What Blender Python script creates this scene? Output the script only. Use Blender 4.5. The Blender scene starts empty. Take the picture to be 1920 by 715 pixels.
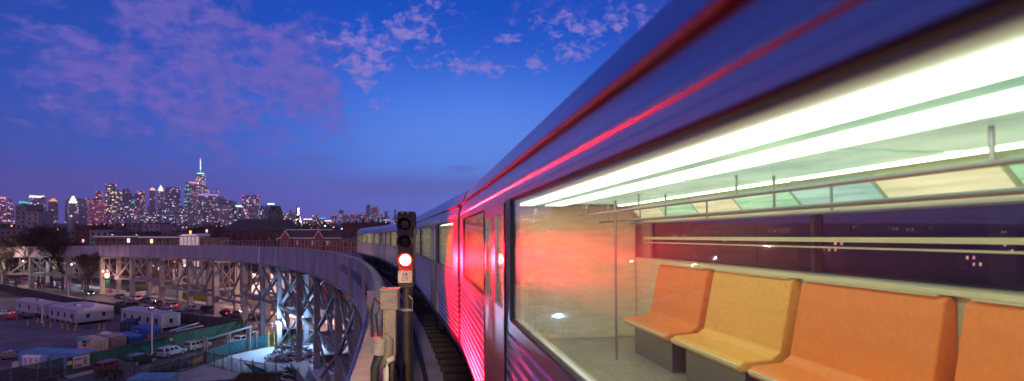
import bpy, math, random
from mathutils import Vector, Matrix
random.seed(7)
R = math.radians
sin, cos, pi = math.sin, math.cos, math.pi
scene = bpy.context.scene
col = scene.collection

# ------------------------------------------------------------------ camera maths
F, HV, EYE = 1067.0, 415.0, 25.0
TH = math.atan(172 / 1067.0)
CT, ST = cos(TH), sin(TH)


def at(u, v, D):
    """the point seen at photo position (u, v) at depth D"""
    X = (u - 960) / F * D
    return Vector((X * CT + D * ST, -X * ST + D * CT, EYE - (v - HV) * D / F))


def gr(u, v, z=0.0):
    """the ground point seen at photo position (u, v)"""
    p = at(u, v, (EYE - z) * F / (v - HV))
    p.z = z
    return p


# ------------------------------------------------------------------ materials
MATS = {}


def nodes_of(m):
    m.use_nodes = True
    nt = m.node_tree
    return nt, nt.nodes, nt.links


def mat(name, c, rough=.6, metal=0., var=.18, scale=1.5, bump=0., stretch=None, spec=.4, aniso=0., c2=None, detail=6):
    if name in MATS:
        return MATS[name]
    m = bpy.data.materials.new(name)
    nt, n, l = nodes_of(m)
    b = n['Principled BSDF']
    b.inputs['Roughness'].default_value = rough
    b.inputs['Metallic'].default_value = metal
    b.inputs['Specular IOR Level'].default_value = spec
    tc = n.new('ShaderNodeTexCoord')
    mp = n.new('ShaderNodeMapping')
    l.new(tc.outputs['Object'], mp.inputs[0])
    if stretch:
        mp.inputs['Scale'].default_value = stretch
    no = n.new('ShaderNodeTexNoise')
    no.inputs['Scale'].default_value = scale
    no.inputs['Detail'].default_value = detail
    no.inputs['Roughness'].default_value = .65
    l.new(mp.outputs[0], no.inputs['Vector'])
    rp = n.new('ShaderNodeValToRGB')
    rp.color_ramp.elements[0].position = .3
    rp.color_ramp.elements[1].position = .7
    lo = [max(0, x * (1 - var)) for x in c]
    hi = [min(1, x * (1 + var)) for x in (c2 or c)]
    rp.color_ramp.elements[0].color = (*lo, 1)
    rp.color_ramp.elements[1].color = (*hi, 1)
    l.new(no.outputs['Fac'], rp.inputs[0])
    l.new(rp.outputs[0], b.inputs['Base Color'])
    if bump:
        bp = n.new('ShaderNodeBump')
        bp.inputs['Strength'].default_value = bump
        bp.inputs['Distance'].default_value = .02
        l.new(no.outputs['Fac'], bp.inputs['Height'])
        l.new(bp.outputs[0], b.inputs['Normal'])
    MATS[name] = m
    return m


def added_glow(name, c, c2, s):
    """panel: printed colours in long bands, emission added to brighten the car"""
    m = mat(name, c, .3, 0, .2, 2.5, 0, (1, .5, 12), c2=c2)
    nt = m.node_tree
    b = nt.nodes['Principled BSDF']
    nt.links.new(b.inputs['Base Color'].links[0].from_socket, b.inputs['Emission Color'])
    b.inputs['Emission Strength'].default_value = s
    return m


def emit(name, c, s, base=(.02, .02, .02)):
    if name in MATS:
        return MATS[name]
    m = bpy.data.materials.new(name)
    nt, n, l = nodes_of(m)
    b = n['Principled BSDF']
    b.inputs['Base Color'].default_value = (*base, 1)
    b.inputs['Roughness'].default_value = .3
    b.inputs['Emission Color'].default_value = (*c, 1)
    b.inputs['Emission Strength'].default_value = s
    MATS[name] = m
    return m


def glass(name, tint=(.9, .95, .95), dirt=.06, rough=.35, ior=1.5, dirtc=(.5, .5, .5)):
    """thin window glass: clear, a sharp Fresnel reflection and a film of grime"""
    m = bpy.data.materials.new(name)
    nt, n, l = nodes_of(m)
    n.remove(n['Principled BSDF'])
    out = n['Material Output']
    tr = n.new('ShaderNodeBsdfTransparent'); tr.inputs[0].default_value = (*tint, 1)
    gl = n.new('ShaderNodeBsdfGlossy'); gl.inputs['Roughness'].default_value = .03
    g2 = n.new('ShaderNodeBsdfGlossy'); g2.inputs['Roughness'].default_value = rough
    g2.inputs[0].default_value = (*dirtc, 1)
    # one reflection per pane: Schlick's law on the outer faces only
    ge = n.new('ShaderNodeNewGeometry')
    dt = n.new('ShaderNodeVectorMath'); dt.operation = 'DOT_PRODUCT'
    l.new(ge.outputs['Incoming'], dt.inputs[0]); l.new(ge.outputs['Normal'], dt.inputs[1])

    def mth(op, a, b=None, clamp=False):
        k = n.new('ShaderNodeMath'); k.operation = op; k.use_clamp = clamp
        for i, q in enumerate((a, b)):
            if isinstance(q, (int, float)):
                k.inputs[i].default_value = q
            elif q is not None:
                l.new(q, k.inputs[i])
        return k.outputs[0]
    f = mth('ADD', .04, mth('MULTIPLY', mth('POWER', mth('SUBTRACT', 1., mth('ABSOLUTE', dt.outputs['Value']), True), 5.), .96))
    f = mth('MULTIPLY', f, mth('SUBTRACT', 1., ge.outputs['Backfacing']))
    a = n.new('ShaderNodeMixShader'); b = n.new('ShaderNodeMixShader')
    l.new(f, a.inputs[0]); l.new(tr.outputs[0], a.inputs[1]); l.new(gl.outputs[0], a.inputs[2])
    tc = n.new('ShaderNodeTexCoord')
    mp = n.new('ShaderNodeMapping'); mp.inputs['Scale'].default_value = (3, .35, 9)
    no = n.new('ShaderNodeTexNoise'); no.inputs['Scale'].default_value = 2.2; no.inputs['Detail'].default_value = 5
    l.new(tc.outputs['Object'], mp.inputs[0]); l.new(mp.outputs[0], no.inputs['Vector'])
    mr = n.new('ShaderNodeMapRange')
    mr.inputs['From Min'].default_value = .3; mr.inputs['From Max'].default_value = .75
    mr.inputs['To Min'].default_value = dirt * .4; mr.inputs['To Max'].default_value = dirt * 1.7
    l.new(no.outputs['Fac'], mr.inputs['Value'])
    l.new(mth('MULTIPLY', mr.outputs[0], mth('SUBTRACT', 1., ge.outputs['Backfacing'])), b.inputs[0]); l.new(a.outputs[0], b.inputs[1]); l.new(g2.outputs[0], b.inputs[2])
    l.new(b.outputs[0], out.inputs[0])
    MATS[name] = m
    return m


def mesh_screen(name, c, keep=.6, rough=.8):
    """fence cloth or wire mesh: partly see-through"""
    m = bpy.data.materials.new(name)
    nt, n, l = nodes_of(m)
    b = n['Principled BSDF']
    b.inputs['Base Color'].default_value = (*c, 1); b.inputs['Roughness'].default_value = rough
    tc = n.new('ShaderNodeTexCoord')
    no = n.new('ShaderNodeTexNoise'); no.inputs['Scale'].default_value = .9; no.inputs['Detail'].default_value = 4
    l.new(tc.outputs['Object'], no.inputs['Vector'])
    mr = n.new('ShaderNodeMapRange')
    mr.inputs['From Min'].default_value = .3; mr.inputs['From Max'].default_value = .7
    mr.inputs['To Min'].default_value = keep - .12; mr.inputs['To Max'].default_value = min(1, keep + .12)
    l.new(no.outputs['Fac'], mr.inputs['Value']); l.new(mr.outputs[0], b.inputs['Alpha'])
    MATS[name] = m
    return m


def facade(name, body, lights, frac=.3, cw=9., ch=8., strength=3., rough=.35):
    """far tower wall: bays of windows, some of them lit"""
    m = bpy.data.materials.new(name)
    nt, n, l = nodes_of(m)
    b = n['Principled BSDF']
    b.inputs['Roughness'].default_value = rough
    b.inputs['Base Color'].default_value = (*body, 1)
    tc = n.new('ShaderNodeTexCoord')
    sx = n.new('ShaderNodeSeparateXYZ'); l.new(tc.outputs['Object'], sx.inputs[0])
    oi = n.new('ShaderNodeObjectInfo')

    def mth(op, a, bb=None):
        k = n.new('ShaderNodeMath'); k.operation = op
        for i, q in enumerate((a, bb)):
            if q is None:
                continue
            if isinstance(q, (int, float)):
                k.inputs[i].default_value = q
            else:
                l.new(q, k.inputs[i])
        return k.outputs[0]
    h = mth('DIVIDE', mth('ADD', sx.outputs[0], sx.outputs[1]), cw)
    vv = mth('DIVIDE', sx.outputs[2], ch)
    ih, iv = mth('FLOOR', h), mth('FLOOR', vv)
    fh, fv = mth('FRACT', h), mth('FRACT', vv)
    cb = n.new('ShaderNodeCombineXYZ')
    l.new(ih, cb.inputs[0]); l.new(iv, cb.inputs[1]); l.new(mth('MULTIPLY', oi.outputs['Random'], 91.7), cb.inputs[2])
    wn = n.new('ShaderNodeTexWhiteNoise'); wn.noise_dimensions = '3D'
    l.new(cb.outputs[0], wn.inputs['Vector'])
    # whole floors are busier or emptier than others
    cf = n.new('ShaderNodeCombineXYZ')
    l.new(iv, cf.inputs[0]); l.new(mth('FLOOR', mth('DIVIDE', ih, 3.)), cf.inputs[1]); l.new(mth('MULTIPLY', oi.outputs['Random'], 37.3), cf.inputs[2])
    wf = n.new('ShaderNodeTexWhiteNoise'); wf.noise_dimensions = '3D'
    l.new(cf.outputs[0], wf.inputs['Vector'])
    busy = mth('MULTIPLY', mth('POWER', wf.outputs['Value'], 2.), frac * 2.6)
    lit = mth('LESS_THAN', wn.outputs['Value'], busy)
    w = mth('MULTIPLY', mth('GREATER_THAN', fh, .22), mth('GREATER_THAN', fv, .3))
    sc_ = n.new('ShaderNodeSeparateColor'); l.new(wn.outputs['Color'], sc_.inputs[0])
    rp = n.new('ShaderNodeValToRGB'); rp.color_ramp.interpolation = 'CONSTANT'
    while len(rp.color_ramp.elements) < len(lights):
        rp.color_ramp.elements.new(.5)
    for i, q in enumerate(lights):
        rp.color_ramp.elements[i].position = i / len(lights)
        rp.color_ramp.elements[i].color = (*q, 1)
    l.new(sc_.outputs[1], rp.inputs[0])
    bri = mth('MULTIPLY', mth('POWER', sc_.outputs[2], 2.4), strength)
    l.new(rp.outputs[0], b.inputs['Emission Color'])
    l.new(mth('MULTIPLY', mth('MULTIPLY', lit, w), bri), b.inputs['Emission Strength'])
    MATS[name] = m
    return m


# ------------------------------------------------------------------ mesh builder
class MB:
    def __init__(s):
        s.v, s.f, s.m = [], [], []

    def add(s, verts, faces, mi=0):
        k = len(s.v)
        s.v += [tuple(p) for p in verts]
        s.f += [tuple(i + k for i in f) for f in faces]
        s.m += [mi] * len(faces)
        return s

    def box(s, x0, x1, y0, y1, z0, z1, mi=0):
        v = [(x, y, z) for z in (z0, z1) for y in (y0, y1) for x in (x0, x1)]
        return s.add(v, [(0, 2, 3, 1), (4, 5, 7, 6), (0, 1, 5, 4), (2, 6, 7, 3), (0, 4, 6, 2), (1, 3, 7, 5)], mi)

    def hexa(s, b, t, mi=0):
        """b, t: four bottom and four top corners, same turning sense"""
        return s.add(list(b) + list(t), [(3, 2, 1, 0), (4, 5, 6, 7), (0, 1, 5, 4), (1, 2, 6, 5), (2, 3, 7, 6), (3, 0, 4, 7)], mi)

    def bar(s, p, q, w, h=None, mi=0):
        p, q = Vector(p), Vector(q)
        h = h or w
        d = (q - p).normalized()
        up = Vector((0, 0, 1)) if abs(d.z) < .95 else Vector((0, 1, 0))
        a = d.cross(up).normalized() * (w / 2)
        b = a.cross(d).normalized() * (h / 2)
        c = [a + b, -a + b, -a - b, a - b]
        return s.hexa([p + k for k in c], [q + k for k in c], mi)

    def tube(s, p, q, r0, r1=None, n=8, mi=0):
        p, q = Vector(p), Vector(q)
        r1 = r0 if r1 is None else r1
        d = (q - p).normalized()
        up = Vector((0, 0, 1)) if abs(d.z) < .95 else Vector((0, 1, 0))
        a = d.cross(up).normalized(); b = d.cross(a)
        v = []
        for c, r in ((p, r0), (q, r1)):
            v += [c + (a * cos(2 * pi * i / n) + b * sin(2 * pi * i / n)) * r for i in range(n)]
        f = [(i, (i + 1) % n, n + (i + 1) % n, n + i) for i in range(n)]
        f += [tuple(range(n))[::-1], tuple(range(n, 2 * n))]
        return s.add(v, f, mi)

    def path(s, pts, r, n=8, mi=0):
        pts = [Vector(p) for p in pts]
        v, f = [], []
        for k, p in enumerate(pts):
            d = (pts[min(k + 1, len(pts) - 1)] - pts[max(k - 1, 0)]).normalized()
            up = Vector((0, 0, 1)) if abs(d.z) < .9 else Vector((1, 0, 0))
            a = d.cross(up).normalized(); b = d.cross(a)
            v += [p + (a * cos(2 * pi * i / n) + b * sin(2 * pi * i / n)) * r for i in range(n)]
        for k in range(len(pts) - 1):
            f += [(k * n + i, k * n + (i + 1) % n, (k + 1) * n + (i + 1) % n, (k + 1) * n + i) for i in range(n)]
        e = (len(pts) - 1) * n
        f += [tuple(range(n))[::-1], tuple(range(e, e + n))]
        return s.add(v, f, mi)

    def loft(s, loops, mi=0, caps=True):
        n = len(loops[0]); v = [p for lp in loops for p in lp]; f = []
        for k in range(len(loops) - 1):
            f += [(k * n + i, k * n + (i + 1) % n, (k + 1) * n + (i + 1) % n, (k + 1) * n + i) for i in range(n)]
        if caps:
            e = (len(loops) - 1) * n
            f += [tuple(range(n))[::-1], tuple(range(e, e + n))]
        return s.add(v, f, mi)

    def prism(s, pts, off, mi=0):
        o = Vector(off)
        return s.loft([[Vector(p) for p in pts], [Vector(p) + o for p in pts]], mi)

    def dome(s, c, rx, ry, rz, n=12, k=5, mi=0):
        c = Vector(c); v, f = [], []
        for j in range(k):
            a = pi / 2 * j / k
            v += [c + Vector((rx * cos(a) * cos(2 * pi * i / n), ry * cos(a) * sin(2 * pi * i / n), rz * sin(a))) for i in range(n)]
        v.append(c + Vector((0, 0, rz)))
        for j in range(k - 1):
            f += [(j * n + i, j * n + (i + 1) % n, (j + 1) * n + (i + 1) % n, (j + 1) * n + i) for i in range(n)]
        e = (k - 1) * n
        f += [(e + i, e + (i + 1) % n, k * n) for i in range(n)] + [tuple(range(n))[::-1]]
        return s.add(v, f, mi)

    def build(s, name, mats, parent=None, sub=None, smooth=False, bevel=0.):
        me = bpy.data.meshes.new(name)
        v = s.v if sub is None else [tuple(Vector(p) - sub) for p in s.v]
        me.from_pydata(v, [], s.f)
        for m in (mats if isinstance(mats, (list, tuple)) else [mats]):
            me.materials.append(m)
        me.polygons.foreach_set('material_index', s.m)
        if smooth:
            me.polygons.foreach_set('use_smooth', [True] * len(me.polygons))
        me.update()
        import bmesh
        bm = bmesh.new(); bm.from_mesh(me)
        bmesh.ops.recalc_face_normals(bm, faces=bm.faces)
        bm.to_mesh(me); bm.free()
        o = bpy.data.objects.new(name, me)
        col.objects.link(o)
        if parent is not None:
            o.parent = parent
        if bevel:
            md = o.modifiers.new('soft edge', 'BEVEL'); md.width = bevel; md.segments = 2; md.limit_method = 'ANGLE'
        if smooth == 'auto':
            md = o.modifiers.new('split', 'EDGE_SPLIT'); md.split_angle = R(38)
        return o


def thing(name, label, cat, loc=(0, 0, 0), rz=0., group=None):
    o = bpy.data.objects.new(name, None)
    o.empty_display_size = .3
    col.objects.link(o)
    o.location = loc; o.rotation_euler = (0, 0, rz)
    o['label'] = label; o['category'] = cat
    if group:
        o['group'] = group
    return o


def tag(o, label, cat, group=None, kind=None):
    o['label'] = label; o['category'] = cat
    if group:
        o['group'] = group
    if kind:
        o['kind'] = kind
    return o


def struct(o):
    o['kind'] = 'structure'
    return o


def copy_tree(o, parent=None):
    c = o.copy(); col.objects.link(c)
    if parent is not None:
        c.parent = parent
    for ch in list(o.children):
        if ch.type == 'LIGHT':
            continue
        copy_tree(ch, c)
    return c


def recolour(o, m, idx=0):
    o.material_slots[idx].link = 'OBJECT'
    o.material_slots[idx].material = m


def lamp(name, loc, energy, colour, radius=.15, parent=None, kind='POINT', aim=None, spread=140):
    d = bpy.data.lights.new(name, kind)
    d.energy = energy; d.color = colour; d.shadow_soft_size = radius
    if kind == 'SPOT':
        d.spot_size = R(spread); d.spot_blend = .6
    o = bpy.data.objects.new(name, d); col.objects.link(o)
    o.location = loc
    if aim is not None:
        o.rotation_euler = Vector(aim).to_track_quat('-Z', 'Y').to_euler()
    if parent is not None:
        o.parent = parent
    return o


# ------------------------------------------------------------------ palette
steel = mat('stainless_steel', (.50, .50, .53), .3, .92, .14, 2.2, .02, (.8, .05, 14))
steel_d = mat('dull_steel', (.34, .33, .36), .36, .9, .2, 2, .02, (.8, .06, 12))
rubber = mat('black_rubber', (.02, .02, .022), .6)
red_reflection = mat('painted_red_reflection', (.48, .012, .015), .28, 0, .1, spec=.6)  # signal's red reflection along the roof edge, put into the colour
cream = mat('cream_panel', (.80, .74, .50), .45, 0, .14, 3, 0, (1, .4, 6))
ceilm = mat('pale_green_ceiling', (.66, .80, .58), .4, 0, .05)
orange = mat('orange_seat', (.95, .27, .06), .36, 0, .10, 22, .03)
amber = mat('amber_seat', (.95, .48, .11), .36, 0, .10, 22, .03)
floorm = mat('speckled_floor', (.36, .33, .28), .3, 0, .35, 30)
underm = mat('dirty_black_iron', (.025, .024, .026), .7, .2, .4, 3)
concrete = mat('weathered_concrete', (.36, .31, .38), .85, 0, .28, .35, .15, (1, 1, .5))
conc_l = mat('pale_concrete', (.50, .43, .33), .8, 0, .25, 2.5, .2)
bridge_steel = mat('painted_bridge_steel', (.20, .19, .21), .6, .2, .3, .8, .05)
bridge_pale = mat('pale_column_paint', (.23, .215, .225), .65, 0, .25, .6, .05)
asphalt = mat('asphalt', (.085, .08, .085), .7, 0, .4, .35, .1)
lotm = mat('dark_lot_surface', (.14, .12, .13), .75, 0, .6, .09, .1)
walkm = mat('pavement_slab', (.34, .32, .31), .8, 0, .25, .6)
gravelm = mat('pale_gravel', (.42, .43, .44), .9, 0, .35, 3, .5)
groundm = mat('city_ground', (.03, .028, .03), .9, 0, .5, .02)
grassm = mat('grass_blades', (.05, .08, .025), .9, 0, .4, 2)
bark = mat('bare_bark', (.05, .036, .03), .9, 0, .3, 3)
leafm = mat('dark_leaves', (.05, .075, .03), .8, 0, .5, 1.5)
black = mat('black_metal', (.015, .015, .016), .5, .3)
wood = mat('grey_wood', (.13, .11, .09), .85, 0, .35, 3, .1, (1, 1, 6))
whitep = mat('white_paint', (.7, .7, .7), .5, 0, .1)
yellow = mat('yellow_paint', (.65, .42, .03), .6, 0, .15)
brick_r = mat('red_brick', (.11, .034, .035), .85, 0, .35, 1.2)
brick_b = mat('brown_brick', (.085, .048, .045), .85, 0, .35, 1.0)
stone_g = mat('grey_stone', (.15, .14, .15), .85, 0, .25, .8)
slate = mat('slate_roof', (.05, .045, .055), .7, 0, .3, 1.0)
render_g = mat('grey_render', (.22, .21, .24), .85, 0, .2, .5)
render_w = mat('white_render', (.55, .54, .55), .8, 0, .12, .5)
tar = mat('tar_roof', (.035, .033, .036), .85, 0, .4, .3)
greenf = mat_green = mat('green_fence_cloth', (.015, .11, .075), .75, 0, .3, .7)
carglass = mat('car_glass', (.012, .013, .016), .08, 0, .1, spec=.6)
tyre = mat('tyre', (.02, .02, .02), .8)
rim = mat('wheel_rim', (.35, .35, .37), .35, .8)
pane_dark = mat('dark_window_pane', (.02, .02, .028), .15, 0, .1, spec=.6)
trim_w = mat('pale_trim', (.5, .47, .47), .7, 0, .1)
WARM = emit('warm_lit_window', (1., .55, .22), 3.0)
AMB = emit('amber_lit_window', (1., .36, .08), 3.2)
COOL = emit('cool_lit_window', (.75, .88, 1.), 2.6)
YEL = emit('yellow_lit_window', (.95, .85, .25), 2.6)
PINK = emit('pink_lit_window', (1., .4, .5), 2.4)
TEAL = emit('teal_lit_window', (.1, .8, .75), 2.0)
REDL = emit('red_beacon', (1., .03, .12), 5.0)
TAIL = emit('tail_lamp_red', (1., .02, .03), 4.0)
HEAD_GLINT = emit('headlight_glint', (.85, .92, 1.), 6.0)  # stands for street-lamp glints on the parked cars
# ------------------------------------------------------------------ the viaduct
CX, RL, RR = -268.75, 268.0, 274.6
GRADE = .026
RC = 270.87


def zr(phi):
    return EYE - 2.8 - GRADE * 270 * phi


def arc(r, phi, dz=0.):
    return Vector((CX + r * cos(phi), r * sin(phi), zr(phi) + dz))


def sweep(mb, sec, p0, p1, n, mi=0):
    return mb.loft([[arc(r, p0 + (p1 - p0) * k / n, z) for r, z in sec] for k in range(n + 1)], mi)


A0, A1 = R(-3), R(84)
via = thing('railway_viaduct', 'curved grey elevated railway on steel and concrete legs, sweeping away to the left', 'viaduct', (-100, 200, 0))
VO = Vector((-100, 200, 0))
m = MB(); sweep(m, [(RL + .38, -.65), (RR - .3, -.65), (RR - .3, -.28), (RL + .38, -.28)], A0, A1, 110)
m.build('deck', concrete, via, VO)
m = MB(); sweep(m, [(RL, -2.75), (RL + .35, -2.75), (RL + .35, .88), (RL + .02, .88)], A0, A1, 110)
m.build('side_girder', concrete, via, VO)
m = MB(); sweep(m, [(RL - .06, -3.0), (RL + .7, -3.0), (RL + .7, -2.753), (RL - .06, -2.753)], A0, A1, 110)
m.build('girder_flange', bridge_steel, via, VO)
m = MB(); sweep(m, [(RR - .28, -2.75), (RR, -2.75), (RR, .25), (RR - .28, .25)], A0, A1, 110)
m.build('side_girder', concrete, via, VO)
m = MB(); sweep(m, [(RL - .04, .883), (RL + .22, .883), (RL + .22, .955), (RL + .19, .97), (RL - .01, .97), (RL - .04, .955)], A0, A1, 110)
m.build('parapet_coping', conc_l, via, VO)
m = MB()
for k in range(90):
    p = R(-2 + k * .95)
    m.bar(arc(RL + .4, p, -1.6), arc(RR - .32, p, -1.6), .3, .8)
m.build('floor_beam', bridge_steel, via, VO)['kind'] = 'stuff'

bents = [4.5, 8, 11.5, 15.3, 19.3, 22.5, 26, 28.9, 31.9, 36.5, 40.6, 44.8, 49, 53.1, 57.5, 62, 67, 72, 77]
for i, d in enumerate(bents):
    p = R(d)
    big = d > 30
    w = 1.2 if big else .85
    cm = conc_l if d == 53.1 else bridge_pale if big and d not in (36.5,) else bridge_steel
    m = MB(); m.bar(arc(RL - .1, p, -3.35), arc(RR + .1, p, -3.35), .9, .68)
    bent = m.build('bent', bridge_steel, via, VO)
    cols = []
    for r in (RL + .55, RR - .9):
        a = arc(r, p, -3.02)
        b = Vector((a.x, a.y, -.3))
        m = MB()
        t = Vector((-sin(p), cos(p), 0)); q = Vector((cos(p), sin(p), 0))
        # built-up leg: two flanges, a web, and a footing
        for sg in (-1, 1):
            m.bar(a + t * sg * (w / 2 - .07), b + t * sg * (w / 2 - .07), w * .8, .14) if False else None
        rot = [(q * sx * w / 2 + t * sy * w * .42) for sx, sy in ((1, 1), (-1, 1), (-1, -1), (1, -1))]
        m.hexa([b + k for k in rot], [a + k for k in rot])
        foot = [(q * sx * w * .85 + t * sy * w * .85) for sx, sy in ((1, 1), (-1, 1), (-1, -1), (1, -1))]
        m.hexa([b + k for k in foot], [b + Vector((0, 0, .7)) + k for k in foot])
        for zz in range(3, int(a.z) - 1, 3):
            ring = [k * 1.05 for k in rot]
            o = Vector((b.x, b.y, zz))
            m.hexa([o + k for k in ring], [o + Vector((0, 0, .12)) + k for k in ring])
        m.build('column', cm, bent, VO)
        cols.append((a, b))
    m = MB()
    (a0, b0), (a1, b1) = cols
    H = a0.z
    m.bar(a0 + Vector((0, 0, -.8)), a1 + Vector((0, 0, -H * .5)), .26)
    m.bar(a1 + Vector((0, 0, -.8)), a0 + Vector((0, 0, -H * .5)), .26)
    m.bar(a0 + Vector((0, 0, -H * .52)), a1 + Vector((0, 0, -H * .52)), .5, .6)
    m.build('cross_brace', bridge_steel, bent, VO)
    m = MB()
    for dz in (0,):
        c0, c1 = arc(RL - .05, p, -2.7), arc(RL - .05, p, .86)
        m.bar(c0, c1, .5, .2)
    m.build('pilaster', concrete, via, VO)
    if i + 1 < len(bents):
        p2 = R(bents[i + 1])
        for r in (RL + .55, RR - .9):
            a, b = arc(r, p, -3.4), arc(r, p2, -3.4)
            H = a.z
            pale = bridge_pale if d > 40 else bridge_steel
            m = MB()
            bw = .34
            if d >= 31:
                mid = (a + b) / 2
                dz = Vector((0, 0, -H * (.52 if d > 43 else .62)))
                for q in (a, b):
                    m.bar(q, mid + dz, bw, .5)
                m.bar(a + dz, b + dz, .5, .6)
                m.bar(mid, mid + dz, .28)
                m.bar((a + mid) / 2, (a + mid + dz) / 2, .25)
                m.bar((b + mid) / 2, (b + mid + dz) / 2, .25)
            else:
                z1, z2 = Vector((0, 0, -H * .46)), Vector((0, 0, -H * .93))
                m.bar(a, b + z1, bw * .8, .4); m.bar(b, a + z1, bw * .8, .4)
                m.bar(a + z1, b + z1, .4, .5)
                if i % 2:
                    m.bar(a + z1, b + z2, bw * .8, .4); m.bar(b + z1, a + z2, bw * .8, .4)
            m.build('side_truss', pale, via, VO)

m = MB()
for dz in (.15, 1.1, 2.08):
    m.path([arc(RR - .45, R(2 + k), dz) for k in range(66)], .035, 5)
rail = m.build('railing', steel_d, via, VO)
for k in range(98):
    p = R(12 + k * .52)
    m = MB(); m.bar(arc(RR - .45, p, -.27), arc(RR - .45, p, 2.12), .07)
    m.build('post', steel_d, rail, VO)

# walkway boards and conduits beside the track, pipe outside the parapet
m = MB(); sweep(m, [(RL + .42, -.12), (RL + 1.02, -.12), (RL + 1.02, -.06), (RL + .42, -.06)], R(1.3), A1, 100)
m.build('walkway', mat('walkway_board', (.14, .135, .14), .7, 0, .3, 3), via, VO)
for r, dz, rad in ((RL + .45, .30, .05), (RL + .52, .12, .06), (RL + .47, .52, .035), (RL + 1.1, -.02, .045)):
    m = MB(); m.path([arc(r, R(-1 + k * .8), dz) for k in range(70)], rad, 6)
    m.build('cable_conduit', rubber, via, VO)
for dz, dr in ((.25, -.30), (-.2, -.12), (-.4, -.12), (-.6, -.12), (-.8, -.12)):
    m = MB(); m.path([arc(RL + dr, R(-.5 + k * .5 if dr < -.2 else 4.6 + k * .4), dz) for k in range(24 if dr == -.12 else 11)], .05 if dr < -.2 else .03, 8)
    m.build('outside_pipe', steel_d if dr < -.2 else rubber, via, VO)
m = MB()
for k in range(9):
    p = R(.7 + k * .45)
    m.bar(arc(RL - .02, p, .25), arc(RL - .36, p, .25), .03)
m.build('pipe_bracket', steel_d, via, VO)

trk = thing('railway_track', 'rusty rails and dark sleepers running beneath the silver train', 'railway track', (2.1, 0, EYE - 3))
TO = Vector((2.1, 0, EYE - 3))
for g in (-.72, .72):
    m = MB(); sweep(m, [(RC + g - .036, -.02), (RC + g + .036, -.02), (RC + g + .036, .0), (RC + g + .012, -.03), (RC + g + .012, -.13), (RC + g + .07, -.15), (RC + g - .07, -.15), (RC + g - .012, -.13), (RC + g - .012, -.03), (RC + g - .036, 0)], A0, A1, 120)
    m.build('rail', mat('worn_rail', (.3, .25, .24), .35, .9, .2, 4), trk, TO)
m = MB(); sweep(m, [(RC + 1.3, .02), (RC + 1.4, .02), (RC + 1.4, .12), (RC + 1.3, .12)], A0, A1, 120); m.build('third_rail', steel_d, trk, TO)
m = MB()
for k in range(420):
    p = R(-2.5 + k * .155)
    q = Vector((cos(p), sin(p), 0))
    c = arc(RC, p, -.21)
    m.bar(c - q * 1.35, c + q * 1.35, .22, .13)
m.build('sleeper', mat('tarred_timber', (.035, .028, .026), .8, 0, .4, 3), trk, TO)['kind'] = 'stuff'

# ------------------------------------------------------------------ the train
gl = glass('train_window_glass', (.95, .97, .95), .10, .34, dirtc=(.75, .75, .75))
glf = glass('far_window_glass', (.55, .5, .55), .03, .3)
strip = emit('ceiling_lamp_tube', (1., 1., .82), 4.6)
strip2 = emit('ceiling_lamp_thin', (1., 1., .75), 4.0)
ad_g = added_glow('green_advert_panel', (.25, .62, .42), (.5, .8, .52), .75)
ad_b = added_glow('blue_advert_panel', (.26, .54, .52), (.45, .7, .62), .75)
ad_c = added_glow('cream_advert_panel', (.72, .70, .42), (.85, .8, .55), .75)
mint_glow = added_glow('mint_glow_panel', (.42, .66, .48), (.55, .76, .56), .8)  # glow added to the ceiling panels to lift the interior light
HL = 8.95


def yprism(mb, pts, y0, y1, mi=0):
    return mb.prism([(x, y0, z) for x, z in pts], (0, y1 - y0, 0), mi)


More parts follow.
